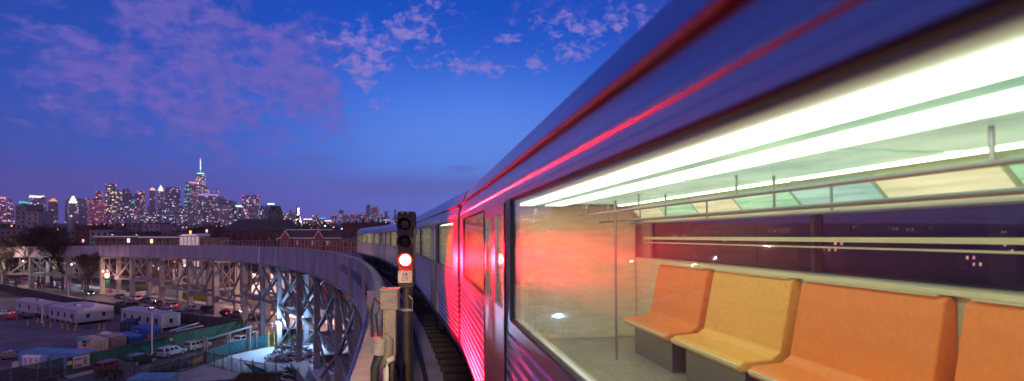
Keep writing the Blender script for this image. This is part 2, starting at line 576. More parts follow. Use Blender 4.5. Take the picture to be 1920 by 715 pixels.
def make_carriage():
    t = thing('train_carriage', 'x', 'train carriage')
    ribs = []
    z = 1.12
    while z < 2.08:
        ribs += [(1.5, z), (1.5, z + .035), (1.483, z + .045), (1.483, z + .07)]
        z += .085
    for sg in (-1, 1):
        ztop = 2.2 if sg < 0 else 2.45
        prof = [(1.36, .93), (1.43, .93), (1.495, 1.08)] + ribs + [(1.5, 2.12), (1.5, ztop), (1.42, ztop), (1.42, 1.1)]
        m = MB(); yprism(m, [(sg * x, zz) for x, zz in prof], -HL, HL)
        m.build('lower_side', steel, t)
        wt = 3.06
        prof = [(1.5, wt), (1.5, wt + .03), (1.49, wt + .04), (1.488, wt + .075), (1.496, wt + .085), (1.496, wt + .105), (1.485, wt + .115), (1.472, wt + .18), (1.462, 3.285), (1.40, 3.285), (1.41, wt + .12), (1.465, wt)]
        m = MB(); yprism(m, [(sg * x, zz) for x, zz in prof], -HL, HL)
        m.build('letterboard', steel, t)
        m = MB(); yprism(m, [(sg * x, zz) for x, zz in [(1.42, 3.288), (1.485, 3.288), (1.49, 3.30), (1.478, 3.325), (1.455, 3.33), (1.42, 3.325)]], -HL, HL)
        m.build('gutter_reflection', red_reflection, t)  # red strip stands for the reflected signal lamp
        # window openings: (y0, y1)
        panes = [(-8.35, -5.55), (-3.9, .1), (.2, 3.9), (5.55, 8.35)] if sg < 0 else [(-8.35, -4.4), (-4.34, .1), (.16, 4.6), (4.66, 8.35)]
        zb = ztop
        for a, b in (((-HL, -8.35), (-5.55, -5.38), (-4.03, -3.9), (.1, .2), (3.9, 4.03), (5.38, 5.55), (8.35, HL)) if sg < 0 else ((-HL, -8.35), (-4.4, -4.34), (.1, .16), (4.6, 4.66), (8.35, HL))):
            m = MB()
            m.box(*sorted((sg * 1.498, sg * 1.42)), a + .002, b - .002, zb + .002, wt - .002)
            m.build('pillar', steel if (b - a) > .11 else rubber, t)
        for a, b in panes:
            m = MB(); m.box(*sorted((sg * 1.480, sg * 1.472)), a + .015, b - .015, zb + .008, wt - .008)
            w = m.build('window', gl if sg < 0 else glf, t)
            m = MB()
            for y0, y1, z0, z1 in ((a + .001, a + .02, zb + .014, wt - .014), (b - .02, b - .001, zb + .014, wt - .014), (a + .001, b - .001, zb + .001, zb + .012), (a + .001, b - .001, wt - .012, wt - .001)):
                m.box(*sorted((sg * 1.494, sg * 1.455)), y0, y1, z0, z1)
            m.build('window_frame', rubber, w)
        for s in ((-1, 1) if sg < 0 else ()):
            for a, b in ((4.035, 4.70), (4.71, 5.375)):
                y0, y1 = sorted((s * a, s * b))
                m = MB()
                X = sorted((sg * 1.512, sg * 1.46))
                m.box(*X, y0, y1, 1.12, zb + .05)
                m.box(*X, y0, y1, 2.97, 3.057)
                m.box(*X, y0, y0 + .1, zb + .051, 2.969)
                m.box(*X, y1 - .1, y1, zb + .051, 2.969)
                d = m.build('door', steel, t)
                m = MB(); m.box(*sorted((sg * 1.492, sg * 1.482)), y0 + .101, y1 - .101, zb + .052, 2.968)
                m.build('door_window', gl if sg < 0 else glf, d)
                m = MB(); m.box(*sorted((sg * 1.518, sg * 1.505)), (y1 if s * (a - 4.5) > 0 else y0) - .012, (y1 if s * (a - 4.5) > 0 else y0) + .012, 1.13, 3.04)
                m.build('door_seal', rubber, d)
    # roof
    half = [(1.455, 3.332), (1.42, 3.37), (1.375, 3.49), (1.33, 3.55), (1.22, 3.615), (.95, 3.685), (.5, 3.74), (0, 3.76)]
    inner = [(0, 3.70), (.5, 3.68), (.9, 3.63), (1.2, 3.55), (1.3, 3.45), (1.36, 3.332)]
    m = MB()
    prof = [(-x, z) for x, z in half] + [(x, z) for x, z in half[::-1][1:]] + [(x, z) for x, z in inner[::-1]] + [(-x, z) for x, z in inner[1:]]
    yprism(m, prof, -HL, HL)
    r = m.build('roof', steel, t)
    # interior
    m = MB(); m.box(-1.415, 1.415, -HL + .05, HL - .05, 1.085, 1.15); m.build('floor', floorm, t)
    m = MB(); yprism(m, [(-1.2, 3.28), (1.2, 3.28), (1.39, 3.06), (1.405, 3.06), (1.405, 3.28), (1.22, 3.31), (-1.22, 3.31), (-1.405, 3.28), (-1.405, 3.06), (-1.39, 3.06)], -HL + .05, HL - .05)
    m.build('ceiling', ceilm, t)
    m = MB(); m.box(1.375, 1.415, -HL + .06, HL - .06, 1.155, 2.44); m.build('inner_wall', cream, t)
    m = MB(); m.box(-1.415, -1.375, -HL + .06, HL - .06, 1.155, 2.18); m.build('inner_wall', cream, t)
    for s in (-1, 1):
        m = MB(); m.box(-1.36, 1.36, *sorted((s * (HL - .06), s * (HL - .12))), 1.155, 3.27); m.build('bulkhead', cream, t)
        m = MB()
        yprism(m, [(-1.41, 1.0), (1.41, 1.0), (1.41, 3.34), (1.36, 3.47), (1.30, 3.53), (1.2, 3.59), (.95, 3.66), (-.95, 3.66), (-1.2, 3.59), (-1.30, 3.53), (-1.36, 3.47), (-1.41, 3.34)], *sorted((s * (HL - .001), s * (HL - .05))))
        e = m.build('end_wall', steel_d, t)
        m = MB(); m.box(-.4, .4, *sorted((s * (HL + .02), s * HL)), 1.1, 3.1); m.build('end_door', steel, e)
    for x0, x1, mm in ((-.64, -.42, strip), (-.22, .06, strip), (.95, 1.03, strip2)):
        for y0, y1 in ((-8.5, -4.3), (-4.22, -.02), (.06, 4.3), (4.38, 8.5)):
            m = MB(); m.box(x0, x1, y0, y1, 3.255, 3.277); m.build('ceiling_lamp', mm, t)
    m = MB(); m.box(-.40, -.24, -8.5, 8.5, 3.262, 3.279); m.build('ceiling_panel', ad_g, t)
    m = MB(); m.box(1.33, 1.37, -8.4, 8.4, 2.735, 2.775); m.box(1.345, 1.365, -8.4, 8.4, 2.68, 2.695); m.build('window_rail', cream, t)
    # advert cards in the cove over the far windows, plain colours with an added glow
    k = 0
    for y in [-8 + .98 * i for i in range(17)]:
        c = (ad_g, ad_c, ad_b, ad_g, ad_c)[k % 5]; k += 1
        for zz, x0, x1 in ((0, 1.215, 1.375),):
            m = MB()
            m.prism([(1.222, y, 3.236), (1.378, y, 3.07), (1.372, y, 3.066), (1.216, y, 3.232)], (0, .92, 0))
            m.build('advert_card', c, t)
    for i in range(9):
        y = -7.9 + i * 1.78
        m = MB(); m.box(.12, .88, y, y + 1.66, 3.262, 3.279); m.build('ceiling_panel', mint_glow, t)
    # bench seats against the far wall: shaped back and pan
    for i in range(10):
        y = -7.75 + i * 1.56
        c = (orange, orange, amber)[i % 3]
        prof = [(1.37, 2.36), (1.33, 2.39), (1.27, 2.36), (1.14, 1.72), (1.06, 1.66), (.78, 1.64), (.73, 1.60), (.74, 1.55), (1.18, 1.54), (1.37, 1.60)]
        m = MB(); yprism(m, prof, y, y + 1.42)
        st = m.build('seat', c, t, bevel=.015)
        m = MB(); m.box(.86, 1.36, y + .1, y + 1.3, 1.152, 1.538); m.build('seat_base', steel_d, st)
        m = MB(); m.box(1.30, 1.372, y - .06, y + 1.5, 2.395, 2.437); m.build('ledge', cream, st)
        m = MB(); m.box(.722, .738, y + .02, y + 1.40, 1.585, 1.615); m.box(1.255, 1.285, y + .05, y + 1.37, 2.386, 2.394); m.build('edge_trim', cream, st)
    for y in (-6.6, -2.9, 7.2):
        m = MB(); m.tube((.45, y, 1.15), (.45, y, 3.26), .017, n=10); m.build('grab_pole', rim, t, smooth='auto')
    for x, zr_ in ((.62, 3.0), (.30, 3.1), (1.12, 2.98)):
        m = MB(); m.tube((x, -8.4, zr_), (x, 8.4, zr_), .016, n=8)
        for y in range(-8, 9, 2):
            m.tube((x, y, zr_), (x, y, 3.27 if x < 1 else 3.19), .012, n=6)
        m.build('grab_rail', rim, t, smooth='auto')
    for z0, z1, x0 in ((2.99, 3.03, 1.36), (3.045, 3.06, 1.36)):
        m = MB(); m.box(x0, 1.384, -8.5, 8.5, z0, z1); m.build('wall_trim', cream if z0 < 3.04 else rim, t)
    # under the floor
    m = MB(); m.box(-1.38, 1.38, -HL + .1, HL - .1, .86, .926); m.build('underframe', underm, t)
    for y0, y1, x in ((-3.4, -1.2, 1.25), (-.9, .7, 1.2), (1.0, 3.4, 1.28)):
        m = MB(); m.box(-x, x, y0, y1, .38, .858); m.build('equipment_box', underm, t, bevel=.03)
    for s in (-1, 1):
        m = MB()
        for x in (-.98, .98):
            m.prism([(x - .07, s * 6.4 - 1.5, .45), (x - .07, s * 6.4 + 1.5, .45), (x - .07, s * 6.4 + 1.2, .7), (x - .07, s * 6.4 - 1.2, .7)], (.14, 0, 0))
        m.box(-.9, .9, s * 6.4 - .25, s * 6.4 + .25, .45, .8)
        b = m.build('bogie', underm, t)
        for x in (-.76, .76):
            for yy in (-1.02, 1.02):
                m = MB(); m.tube((x - .06, s * 6.4 + yy, .43), (x + .06, s * 6.4 + yy, .43), .43, n=20)
                m.build('wheel', steel_d, b)
    m = MB(); m.box(-.1, .1, HL, HL + .3, .72, .9); m.build('coupler', underm, t)
    return t


car = make_carriage()
ords = ['nearest carriage of the silver train, its long lit windows filling the right of the photo',
        'second silver carriage, just beyond the nearest one and past the red signal',
        'third silver carriage along the curve, small behind the red signal',
        'fourth silver carriage, tail of the train far round the curve']
for i in range(4):
    o = car if i == 0 else copy_tree(car)
    s = i * 18.35
    ph = s / RC
    p = Vector((CX + RC * cos(ph), RC * sin(ph), zr(ph)))
    o.location = p
    o.rotation_euler = (-math.atan(GRADE), 0, ph)
    o['label'] = ords[i]; o['group'] = 'carriages of the passing train'
# ------------------------------------------------------------------ signal at the platform end
SD = 11.2
pc = at(762, 487, SD)
sx_, sy_ = pc.x, pc.y
U = SD / F                       # metres per photo pixel there


def sz(v):
    return EYE - (v - HV) * U


foot = zr(sy_ / RC) - .25
sig = thing('railway_signal', 'tall dark trackside signal with glowing red lamp and small number plate, beside the train', 'signal', (sx_, sy_, foot), -TH)
so = Vector((0, 0, foot))
paint_s = mat('dark_signal_paint', (.07, .05, .05), .45, .2, .3, 6, .05)
m = MB()
m.tube((0, .06, 0), (0, .06, sz(540) - foot), .085, n=16)
m.tube((0, .06, 0), (0, .06, .06), .17, n=16)
m.build('pole', paint_s, sig, smooth='auto')
zt, zb_ = sz(397) - foot, sz(532) - foot
m = MB()
hw = .15
prof = [(-hw, zb_), (hw, zb_), (hw, zt - .52), (hw + .012, zt - .50), (hw + .012, zt - .06), (hw - .01, zt), (-hw + .01, zt), (-hw - .012, zt - .06), (-hw - .012, zt - .50), (-hw, zt - .52)]
m.prism([(x, -.10, z) for x, z in prof], (0, .3, 0))
m.box(-.13, .13, -.13, -.10, zt - .05, zt - .015)
hd = m.build('signal_head', paint_s, sig, bevel=.01)
m = MB()
for x in (-.055, .055):
    m.tube((x, -.16, zt - .03), (x, -.128, zt - .03), .02, n=10)
m.build('head_bolt', mat('pale_bolt', (.55, .48, .36), .5), hd)
for v, lit in ((421, 0), (453, 0), (487, 1)):
    z = sz(v) - foot
    m = MB()
    n = 22
    for k in range(n):                      # hood: upper two thirds of a short tube
        a0, a1 = R(-35 + 250 * k / n), R(-35 + 250 * (k + 1) / n)
        q = []
        for r in (.135, .143):
            q += [Vector((r * cos(a0), 0, r * sin(a0))), Vector((r * cos(a1), 0, r * sin(a1)))]
        o = Vector((0, 0, z))
        d = Vector((0, -.16 if not lit else -.05, 0)); b0 = Vector((0, -.101, 0))
        m.hexa([o + q[0] + b0, o + q[1] + b0, o + q[3] + b0, o + q[2] + b0], [o + q[0] + b0 + d, o + q[1] + b0 + d, o + q[3] + b0 + d, o + q[2] + b0 + d])
    m.build('lamp_hood', paint_s, hd)
    m = MB()
    m.tube((0, -.10, z), (0, -.1185, z), .104, n=24)
    m.tube((0, -.119, z), (0, -.155, z), .106, .075, n=24)
    if lit:
        m.build('red_lamp', emit('lit_red_signal_lens', (1., .022, .008), 420.), hd, smooth='auto')['label'] = 'glowing red lamp'
        m = MB(); m.tube((0, -.1005, z), (0, -.118, z), .132, .118, n=24); m.build('halo_ring', emit('red_halo_glow', (1., .012, .02), 5.), hd)  # glowing ring added for the red halo around the lamp
    else:
        m.build('lens', mat('unlit_dark_lens', (.03, .012, .012), .12, 0, .1, spec=.7), hd, smooth='auto')
# plate
z0, z1 = sz(529) - foot, sz(507) - foot
m = MB(); m.box(-.135, .135, -.145, -.13, z0, z1)
pl = m.build('number_plate', mat('cream_plate', (.85, .7, .55), .5, 0, .1, 6), sig)
m = MB(); m.box(-.03, .03, -.129, -.1, (z0 + z1) / 2 - .03, (z0 + z1) / 2 + .03)
for x in (-.115, .115):
    for z in (z0 + .022, z1 - .022):
        m.tube((x, -.152, z), (x, -.145, z), .011, n=8)
m.build('plate_screw', black, pl)


def letters(name, body, size, loc, rz, material, parent, mirror=False, tilt=pi / 2):
    cu = bpy.data.curves.new(name, 'FONT'); cu.body = body; cu.size = size
    cu.align_x = 'CENTER'; cu.align_y = 'CENTER'; cu.extrude = .0015; cu.space_line = .95
    tmp = bpy.data.objects.new('tmp', cu); col.objects.link(tmp)
    dg = bpy.context.evaluated_depsgraph_get(); dg.update()
    me = bpy.data.meshes.new_from_object(tmp.evaluated_get(dg))
    bpy.data.objects.remove(tmp)
    if mirror:
        for v in me.vertices:
            v.co.x *= -1
        me.flip_normals()
    me.materials.clear(); me.materials.append(material)
    o = bpy.data.objects.new(name, me); col.objects.link(o)
    o.location = loc; o.rotation_euler = (tilt, 0, rz); o.parent = parent
    return o


letters('plate_lettering', 'B2\n712', .095, (0, -.1475, (z0 + z1) / 2 - .004), 0, mat('dark_red_lettering', (.10, .01, .01), .6), pl, mirror=True)
m = MB()
zc = sz(581) - foot
m.box(-.16, .13, -.04, .0, zc - .02, zc + .02)
m.tube((0, .06, zc - .03), (0, .06, zc + .03), .1, n=16)
m.tube((.12, -.02, zc), (.12, -.02, zc + .2), .012, n=6); m.tube((.12, -.02, zc + .2), (.05, 0, zc + .28), .012, n=6)
m.build('clamp', steel_d, sig)
m = MB()
m.tube((-.1, 0, sz(540) - foot), (-.1, 0, zb_ + .02), .012, n=6); m.tube((.1, 0, sz(545) - foot), (.1, 0, zb_ + .02), .012, n=6)
m.box(-.13, .13, -.08, .18, zb_ - .07, zb_ - .002)
m.build('head_bracket', paint_s, sig)
m = MB(); m.path([(.11, .06, .1), (.11, .06, 1.2), (.105, .05, zc - foot if False else 2.0)], .014, 6)
m.build('pole_cable', rubber, sig)
# light thrown by the lit lens
lz = sz(487) - foot
lamp('red_signal_light', (0, -.17, lz), 4300, (1., .002, .008), .08, sig, 'SPOT', (.80, -.58, -.06), 104)

# equipment cabinet
KD = 10.3
kp = at(731, 560, KD)
kf = zr(kp.y / RC) - .25
u2 = KD / F
cab = thing('equipment_cabinet', 'pale metal box with hasp on a channel post, left of the red signal', 'cabinet', (kp.x, kp.y, kf), -TH)
kz = lambda v: EYE - (v - HV) * u2 - kf
cabm = mat('stained_cabinet_paint', (.31, .25, .21), .5, .1, .25, 5, .05)
m = MB(); m.box(-.155, .155, -.1, .12, kz(580), kz(546)); m.build('box', cabm, cab, bevel=.012)
m = MB(); m.box(-.165, .165, -.125, .13, kz(545.8), kz(540)); m.build('lid', cabm, cab, bevel=.008)
m = MB(); m.box(-.13, .13, -.106, -.101, kz(577), kz(549)); m.build('front_panel', cabm, cab)
m = MB(); m.tube((-.02, -.12, kz(562)), (.1, -.12, kz(563.5)), .009, n=6); m.box(.08, .13, -.13, -.107, kz(570), kz(557)); m.build('hasp', steel_d, cab)
m = MB(); m.box(-.1, .12, -.06, .05, 0, kz(580) - .002)
m.box(-.1, -.085, -.09, -.061, 0, kz(580) - .002); m.box(.105, .12, -.09, -.061, 0, kz(580) - .002)
m.build('channel_post', cabm, cab)
m = MB(); m.path([(-.17, .0, kz(575)), (-.24, -.05, kz(590)), (-.2, -.05, kz(630)), (-.15, -.2, kz(668))], .022, 8); m.path([(-.1, .1, kz(580)), (-.3, .1, kz(560)), (-.36, .1, kz(585)), (-.33, .05, kz(640))], .03, 8)
m.build('cable', rubber, cab)

# elbows and sleeves of conduit in front of the cabinet
ED = 7.3
ep = at(716, 690, ED)
ef = zr(ep.y / RC) - .25
eu = ED / F
ez = lambda v: EYE - (v - HV) * eu - ef
cnd = thing('conduit_elbows', 'bent grey conduits with a pale ribbed sleeve, standing below the cabinet', 'conduit', (ep.x, ep.y, ef), -TH)
m = MB(); m.path([(-.1, 0, -.05), (-.09, 0, ez(690)), (-.05, 0, ez(668)), (.0, .02, ez(655))], .055, 10); m.build('conduit', rubber, cnd, smooth=True)
m = MB()
for k in range(7):
    m.tube((-.045 + k * .004, .0, ez(664) + k * .03), (-.045 + k * .004 + .003, 0, ez(664) + k * .03 + .027), .082 if k % 2 else .088, n=16)
m.build('ribbed_sleeve', mat('pale_sleeve', (.24, .21, .19), .6), cnd, smooth='auto')
m = MB(); m.path([(.03, 0, ez(638)), (.05, .02, ez(633)), (.09, .03, ez(640)), (.08, .03, ez(665)), (.0, .05, ez(690))], .06, 10); m.build('elbow', mat('grey_elbow', (.14, .12, .11), .6), cnd, smooth=True)
m = MB(); m.path([(.05, -.02, -.05), (.05, -.02, ez(690)), (.08, 0, ez(676)), (.15, .03, ez(672))], .042, 10); m.build('conduit', mat('pale_conduit', (.38, .34, .29), .6), cnd, smooth=True)
m = MB(); m.path([(.11, .05, -.05), (.12, .05, ez(700)), (.12, .05, ez(678))], .035, 8); m.build('conduit', rubber, cnd, smooth=True)

# cables hung along the inner face of the parapet
cb = thing('cable_bundle', 'tangled black cables hanging inside the parapet, left of the cabinet', 'cables', (-.3, 6, zr(6 / RC)))
co = Vector(cb.location)
random.seed(3)
for k in range(9):
    pts = []
    r0 = RL + .3 + random.random() * .16; z0 = -.1 + random.random() * .8
    for j in range(26):
        ph = (3.2 + j * .42) / RC
        pts.append(arc(r0 + .03 * sin(j * .9 + k), ph, z0 - .10 * abs(sin(j * .55 + k * 1.3)) + .02 * random.random()))
    m = MB(); m.path(pts, .014 + .012 * random.random(), 6); m.build('cable', rubber, cb, co, smooth=True)
for k in range(8):
    ph = (4.2 + k * 1.1) / RC
    m = MB(); m.bar(arc(RL + .37, ph, -.2), arc(RL + .37, ph, .86), .03, .05); m.bar(arc(RL + .36, ph, .5), arc(RL + .5, ph, .5), .03); m.build('cable_hanger', steel_d, cb, co)
# looped coil near the cabinet
m = MB()
c0 = arc(RL + .48, 9.6 / RC, .5)
m.path([c0 + Vector((.09 * cos(a * .5), .02 * a * .2, .2 * sin(a * .5))) for a in range(38)], .022, 6)
m.build('cable_coil', rubber, cb, co, smooth=True)

# ------------------------------------------------------------------ ground, streets, lot
g = MB()
N = 64
ringr = [0, 60, 130, 220, 340, 520, 900, 2000, 4000, 8000]
vs = [(-80, 150, 0)]; fs = []
for r in ringr[1:]:
    vs += [(-80 + r * cos(2 * pi * i / N), 150 + r * sin(2 * pi * i / N), 0) for i in range(N)]
for i in range(N):
    fs.append((0, 1 + i, 1 + (i + 1) % N))
for k in range(len(ringr) - 2):
    b = 1 + k * N
    fs += [(b + i, b + N + i, b + N + (i + 1) % N, b + (i + 1) % N) for i in range(N)]
g.add(vs, fs)
struct(g.build('ground', groundm))


def sheet(name, pts, m, z):
    k = MB(); k.add([(p.x, p.y, z) for p in pts], [tuple(range(len(pts)))])
    return struct(k.build(name, m))


def strip_along(name, p, q, w, m, z, off=0.):
    p, q = Vector(p), Vector(q)
    d = (q - p).normalized(); n = Vector((-d.y, d.x, 0))
    return sheet(name, [p + n * (off - w / 2), q + n * (off - w / 2), q + n * (off + w / 2), p + n * (off + w / 2)], m, z)


# street A: past the green fence, away to the crossing; street B: under the viaduct
A_p, A_q = gr(205, 694), gr(372, 652)
dA = (A_q - A_p).normalized(); nA = Vector((-dA.y, dA.x, 0))
B_p, B_q = gr(487, 597), gr(40, 528)
dB = (B_q - B_p).normalized(); nB = Vector((-dB.y, dB.x, 0))
sheet('lot', [gr(-60, 560), gr(120, 556), gr(455, 624), gr(380, 640), gr(120, 703), gr(-40, 735)], lotm, .004)
strip_along('street', A_p - dA * 60 - nA * 4.2, A_q + dA * 190 - nA * 4.2, 12.5, asphalt, .008)
strip_along('street', B_p - dB * 120 + nB * 3.6, B_q + dB * 160 + nB * 3.6, 15, asphalt, .012)
paint = mat('road_paint', (.55, .55, .5), .7, 0, .35, 2)
for k in range(14):
    a = A_p - dA * 20 + dA * (k * 7.5) - nA * 4.2
    strip_along('road_marking', a, a + dA * 3, .16, paint, .018)
yel = mat('yellow_road_paint', (.7, .5, .04), .7, 0, .3, 2)
ya = gr(353, 682); yb = gr(384, 671)
for k in range(6):
    o = (yb - ya) * (k / 6)
    strip_along('road_marking', ya + o - nA * 1.4, ya + o + nA * 1.6 + dA * 1.5, .45, yel, .02)
for k in range(9):
    a = gr(497, 632) + dA * .9 * k * 0 - nA * 0 + Vector((dB.x, dB.y, 0)) * (-k * 1.4)
    strip_along('road_marking', a, a + dA * 3.2, .55, paint, .02)


def kerbed(name, pts, h=.13):
    k = MB(); k.prism([(p.x, p.y, .002) for p in pts], (0, 0, h))
    return struct(k.build(name, walkm))


kerbed('pavement', [gr(186, 553), gr(232, 556), gr(290, 549), gr(283, 545), gr(235, 550), gr(190, 547)])
kerbed('pavement', [gr(0, 541), gr(120, 557), gr(300, 594), gr(300, 592), gr(122, 554), gr(0, 538.5)])
kerbed('pavement', [gr(290, 705), gr(383, 683), gr(455, 702), gr(440, 712), gr(320, 718), gr(285, 712)], .11)
kerbed('pavement', [gr(120, 706), gr(240, 679), gr(250, 681), gr(130, 711)], .09)
kerbed('pavement', [gr(520, 592), gr(640, 612), gr(640, 606), gr(530, 588)])
strip_along('pavement', B_p - dB * 40 - nB * 6.5, B_q + dB * 60 - nB * 6.5, 3.2, walkm, .1)
sheet('gravel_yard', [gr(388, 683), gr(430, 667), gr(500, 652), gr(560, 642), gr(640, 650), gr(665, 712), gr(640, 760), gr(560, 740), gr(500, 710), gr(450, 701)], gravelm, .016)
# grass verge beneath the viaduct and weeds, one patch each
random.seed(11)


def grass(name, poly, count, hmax, m, label):
    k = MB()
    a, b, c, d = poly
    for _ in range(count):
        s, t = random.random(), random.random()
        p = (a * (1 - s) + b * s) * (1 - t) + (d * (1 - s) + c * s) * t
        an = random.random() * pi; h = hmax * (.4 + .6 * random.random()); w = .05 + .05 * random.random()
        q = Vector((cos(an), sin(an), 0)); ln = Vector((random.uniform(-.3, .3), random.uniform(-.3, .3), 1)) * h
        k.add([p - q * w, p + q * w, p + ln], [(0, 1, 2)])
    o = k.build(name, m); o['kind'] = 'stuff'; o['label'] = label; o['category'] = 'grass'
    return o


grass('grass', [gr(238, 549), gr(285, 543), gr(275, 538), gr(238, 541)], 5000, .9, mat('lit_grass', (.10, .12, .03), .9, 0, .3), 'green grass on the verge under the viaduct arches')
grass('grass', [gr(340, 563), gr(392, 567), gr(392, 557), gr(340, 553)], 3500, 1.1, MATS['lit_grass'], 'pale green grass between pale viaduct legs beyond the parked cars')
grass('weeds', [gr(430, 722), gr(560, 730), gr(555, 704), gr(455, 704)], 2600, 1.1, mat('dry_weeds', (.09, .07, .05), .9, 0, .3), 'dry brown weeds along the wire fence below the gravel yard')
grass('weeds', [gr(522, 655), gr(560, 656), gr(558, 646), gr(524, 645)], 1500, 1.2, MATS['lit_grass'], 'tall weeds behind the lamp-lit viaduct leg in the gravel yard')

# ------------------------------------------------------------------ cars


def make_car(kind, paint_m, label, loc, rz, group=None, lights=False, name=None):
    t = thing({'sedan': 'parked_car', 'suv': 'parked_suv', 'pickup': 'pickup_truck', 'van': 'parked_van'}[kind] if not name else name, label, {'sedan': 'car', 'suv': 'car', 'pickup': 'pickup truck', 'van': 'van'}[kind], loc, rz, group)
    if kind == 'sedan':
        L, W = 4.6, 1.8
        low = [(-2.3, .45), (-2.28, .8), (-1.5, .95), (1.2, .95), (2.2, .78), (2.3, .55), (2.28, .32), (-2.25, .32)]
        gh = [(-1.75, .95), (-1.05, 1.42), (.35, 1.44), (1.15, .95)]
    elif kind == 'suv':
        L, W = 5.1, 1.98
        low = [(-2.5, .5), (-2.52, 1.0), (-2.4, 1.12), (1.2, 1.12), (2.35, 1.0), (2.5, .7), (2.48, .4), (-2.48, .4)]
        gh = [(-2.42, 1.12), (-2.2, 1.80), (.45, 1.84), (1.25, 1.12)]
    elif kind == 'van':
        L, W = 5.4, 2.0
        low = [(-2.7, .5), (-2.7, 1.2), (1.7, 1.2), (2.5, 1.0), (2.7, .6), (2.65, .35), (-2.65, .35)]
        gh = [(-2.68, 1.2), (-2.6, 2.25), (1.0, 2.25), (1.75, 1.2)]
    else:
        L, W = 5.6, 1.98
        low = [(-2.8, .55), (-2.8, 1.1), (-.4, 1.1), (1.4, 1.1), (2.6, 1.0), (2.8, .7), (2.76, .4), (-2.76, .4)]
        gh = [(-.45, 1.1), (-.3, 1.82), (.9, 1.84), (1.6, 1.1)]
    h = W / 2
    m = MB()
    wid = lambda z: h * (1 if z > .6 else .96) * (1 if z < .9 else .97)
    m.loft([[(-wid(z), y, z) for y, z in low], [(-h, y * .985, z) for y, z in low], [(h, y * .985, z) for y, z in low], [(wid(z), y, z) for y, z in low]])
    (y0, z0), (y1, z1), (y2, z2), (y3, z3) = gh
    ti = .82
    m.hexa([(-h * .93, y0, z0), (h * .93, y0, z0), (h * .93, y3, z3), (-h * .93, y3, z3)], [(-h * ti, y1, z1), (h * ti, y1, z1), (h * ti, y2, z2), (-h * ti, y2, z2)])
    if kind == 'pickup':
        m.box(-h, -h + .08, -2.78, -.5, 1.1, 1.28); m.box(h - .08, h, -2.78, -.5, 1.1, 1.28); m.box(-h, h, -2.8, -2.7, 1.1, 1.28)
    m.build('body', paint_m, t, bevel=.05)

    def quadw(a, b, c, d, n):
        n = Vector(n) * .012
        k = MB(); k.hexa([Vector(q) for q in (a, b, c, d)], [Vector(q) + n for q in (a, b, c, d)])
        k.build('car_window', carglass, t)
    lerp = lambda a, b, f: a + (b - a) * f
    for sg in (-1, 1):
        X = lambda f: sg * h * lerp(.93, ti, f)
        parts = 2 if kind != 'pickup' else 1
        if kind in ('suv', 'van'):
            parts = 3
        for i in range(parts):
            f0, f1 = i / parts + .03, (i + 1) / parts - .03
            bo, to = .12, .86
            yb0, yb1 = lerp(y0, y3, lerp(.06, .94, f0)), lerp(y0, y3, lerp(.06, .94, f1))
            yt0, yt1 = lerp(y1, y2, lerp(.06, .94, f0)), lerp(y1, y2, lerp(.06, .94, f1))
            ya0, ya1 = lerp(yb0, yt0, bo), lerp(yb1, yt1, bo)
            yc0, yc1 = lerp(yb0, yt0, to), lerp(yb1, yt1, to)
            zz0, zz1 = lerp(z0, z1, bo), lerp(z0, z1, to)
            quadw((X(bo), ya0, zz0), (X(bo), ya1, zz0), (X(to), yc1, zz1), (X(to), yc0, zz1), (sg, 0, .15))
    for (ya, za, yb_, zb2, ny) in ((y0, z0, y1, z1, -1), (y3, z3, y2, z2, 1)):
        q0, q1 = .1, .88
        w0, w1 = h * lerp(.93, ti, q0) * .9, h * lerp(.93, ti, q1) * .9
        quadw((-w0, lerp(ya, yb_, q0), lerp(za, zb2, q0)), (w0, lerp(ya, yb_, q0), lerp(za, zb2, q0)), (w1, lerp(ya, yb_, q1), lerp(za, zb2, q1)), (-w1, lerp(ya, yb_, q1), lerp(za, zb2, q1)), (0, ny, .3))
    wr = .33 if kind == 'sedan' else .39
    for sg in (-1, 1):
        for y in (-L * .3, L * .31):
            m = MB(); m.tube((sg * (h - .2), y, wr), (sg * (h + .01), y, wr), wr, n=16)
            w = m.build('wheel', tyre, t, smooth='auto')
            m = MB(); m.tube((sg * (h + .011), y, wr), (sg * (h + .02), y, wr), wr * .6, n=12); m.build('rim', rim, w)
    for sg in (-1, 1):
        yb2 = low[0][0]
        zl = .75 if kind == 'sedan' else .95
        m = MB(); m.box(*sorted((sg * h * .62, sg * h * .95)), yb2 - .03, yb2 + .06, zl - .1, zl + .1)
        m.build('tail_lamp', TAIL if lights else mat('unlit_tail_lamp', (.2, .01, .015), .3), t)
        yf = max(p[0] for p in low)
        m = MB(); m.box(*sorted((sg * h * .6, sg * h * .93)), yf - .1, yf + .0, .62 + (.15 if kind != 'sedan' else 0), .78 + (.15 if kind != 'sedan' else 0))
        m.build('headlight', HEAD_GLINT if lights else mat('unlit_headlight', (.6, .6, .6), .2), t)
    if kind == 'suv':
        m = MB()
        for sg in (-1, 1):
            m.bar((sg * h * .72, -1.9, z1 + .06), (sg * h * .72, .2, z2 + .06), .05)
        m.build('roof_rail', rim, t)
    return t


def cpaint(name, c):
    return mat(name, c, .22, .25, .05, spec=.6)


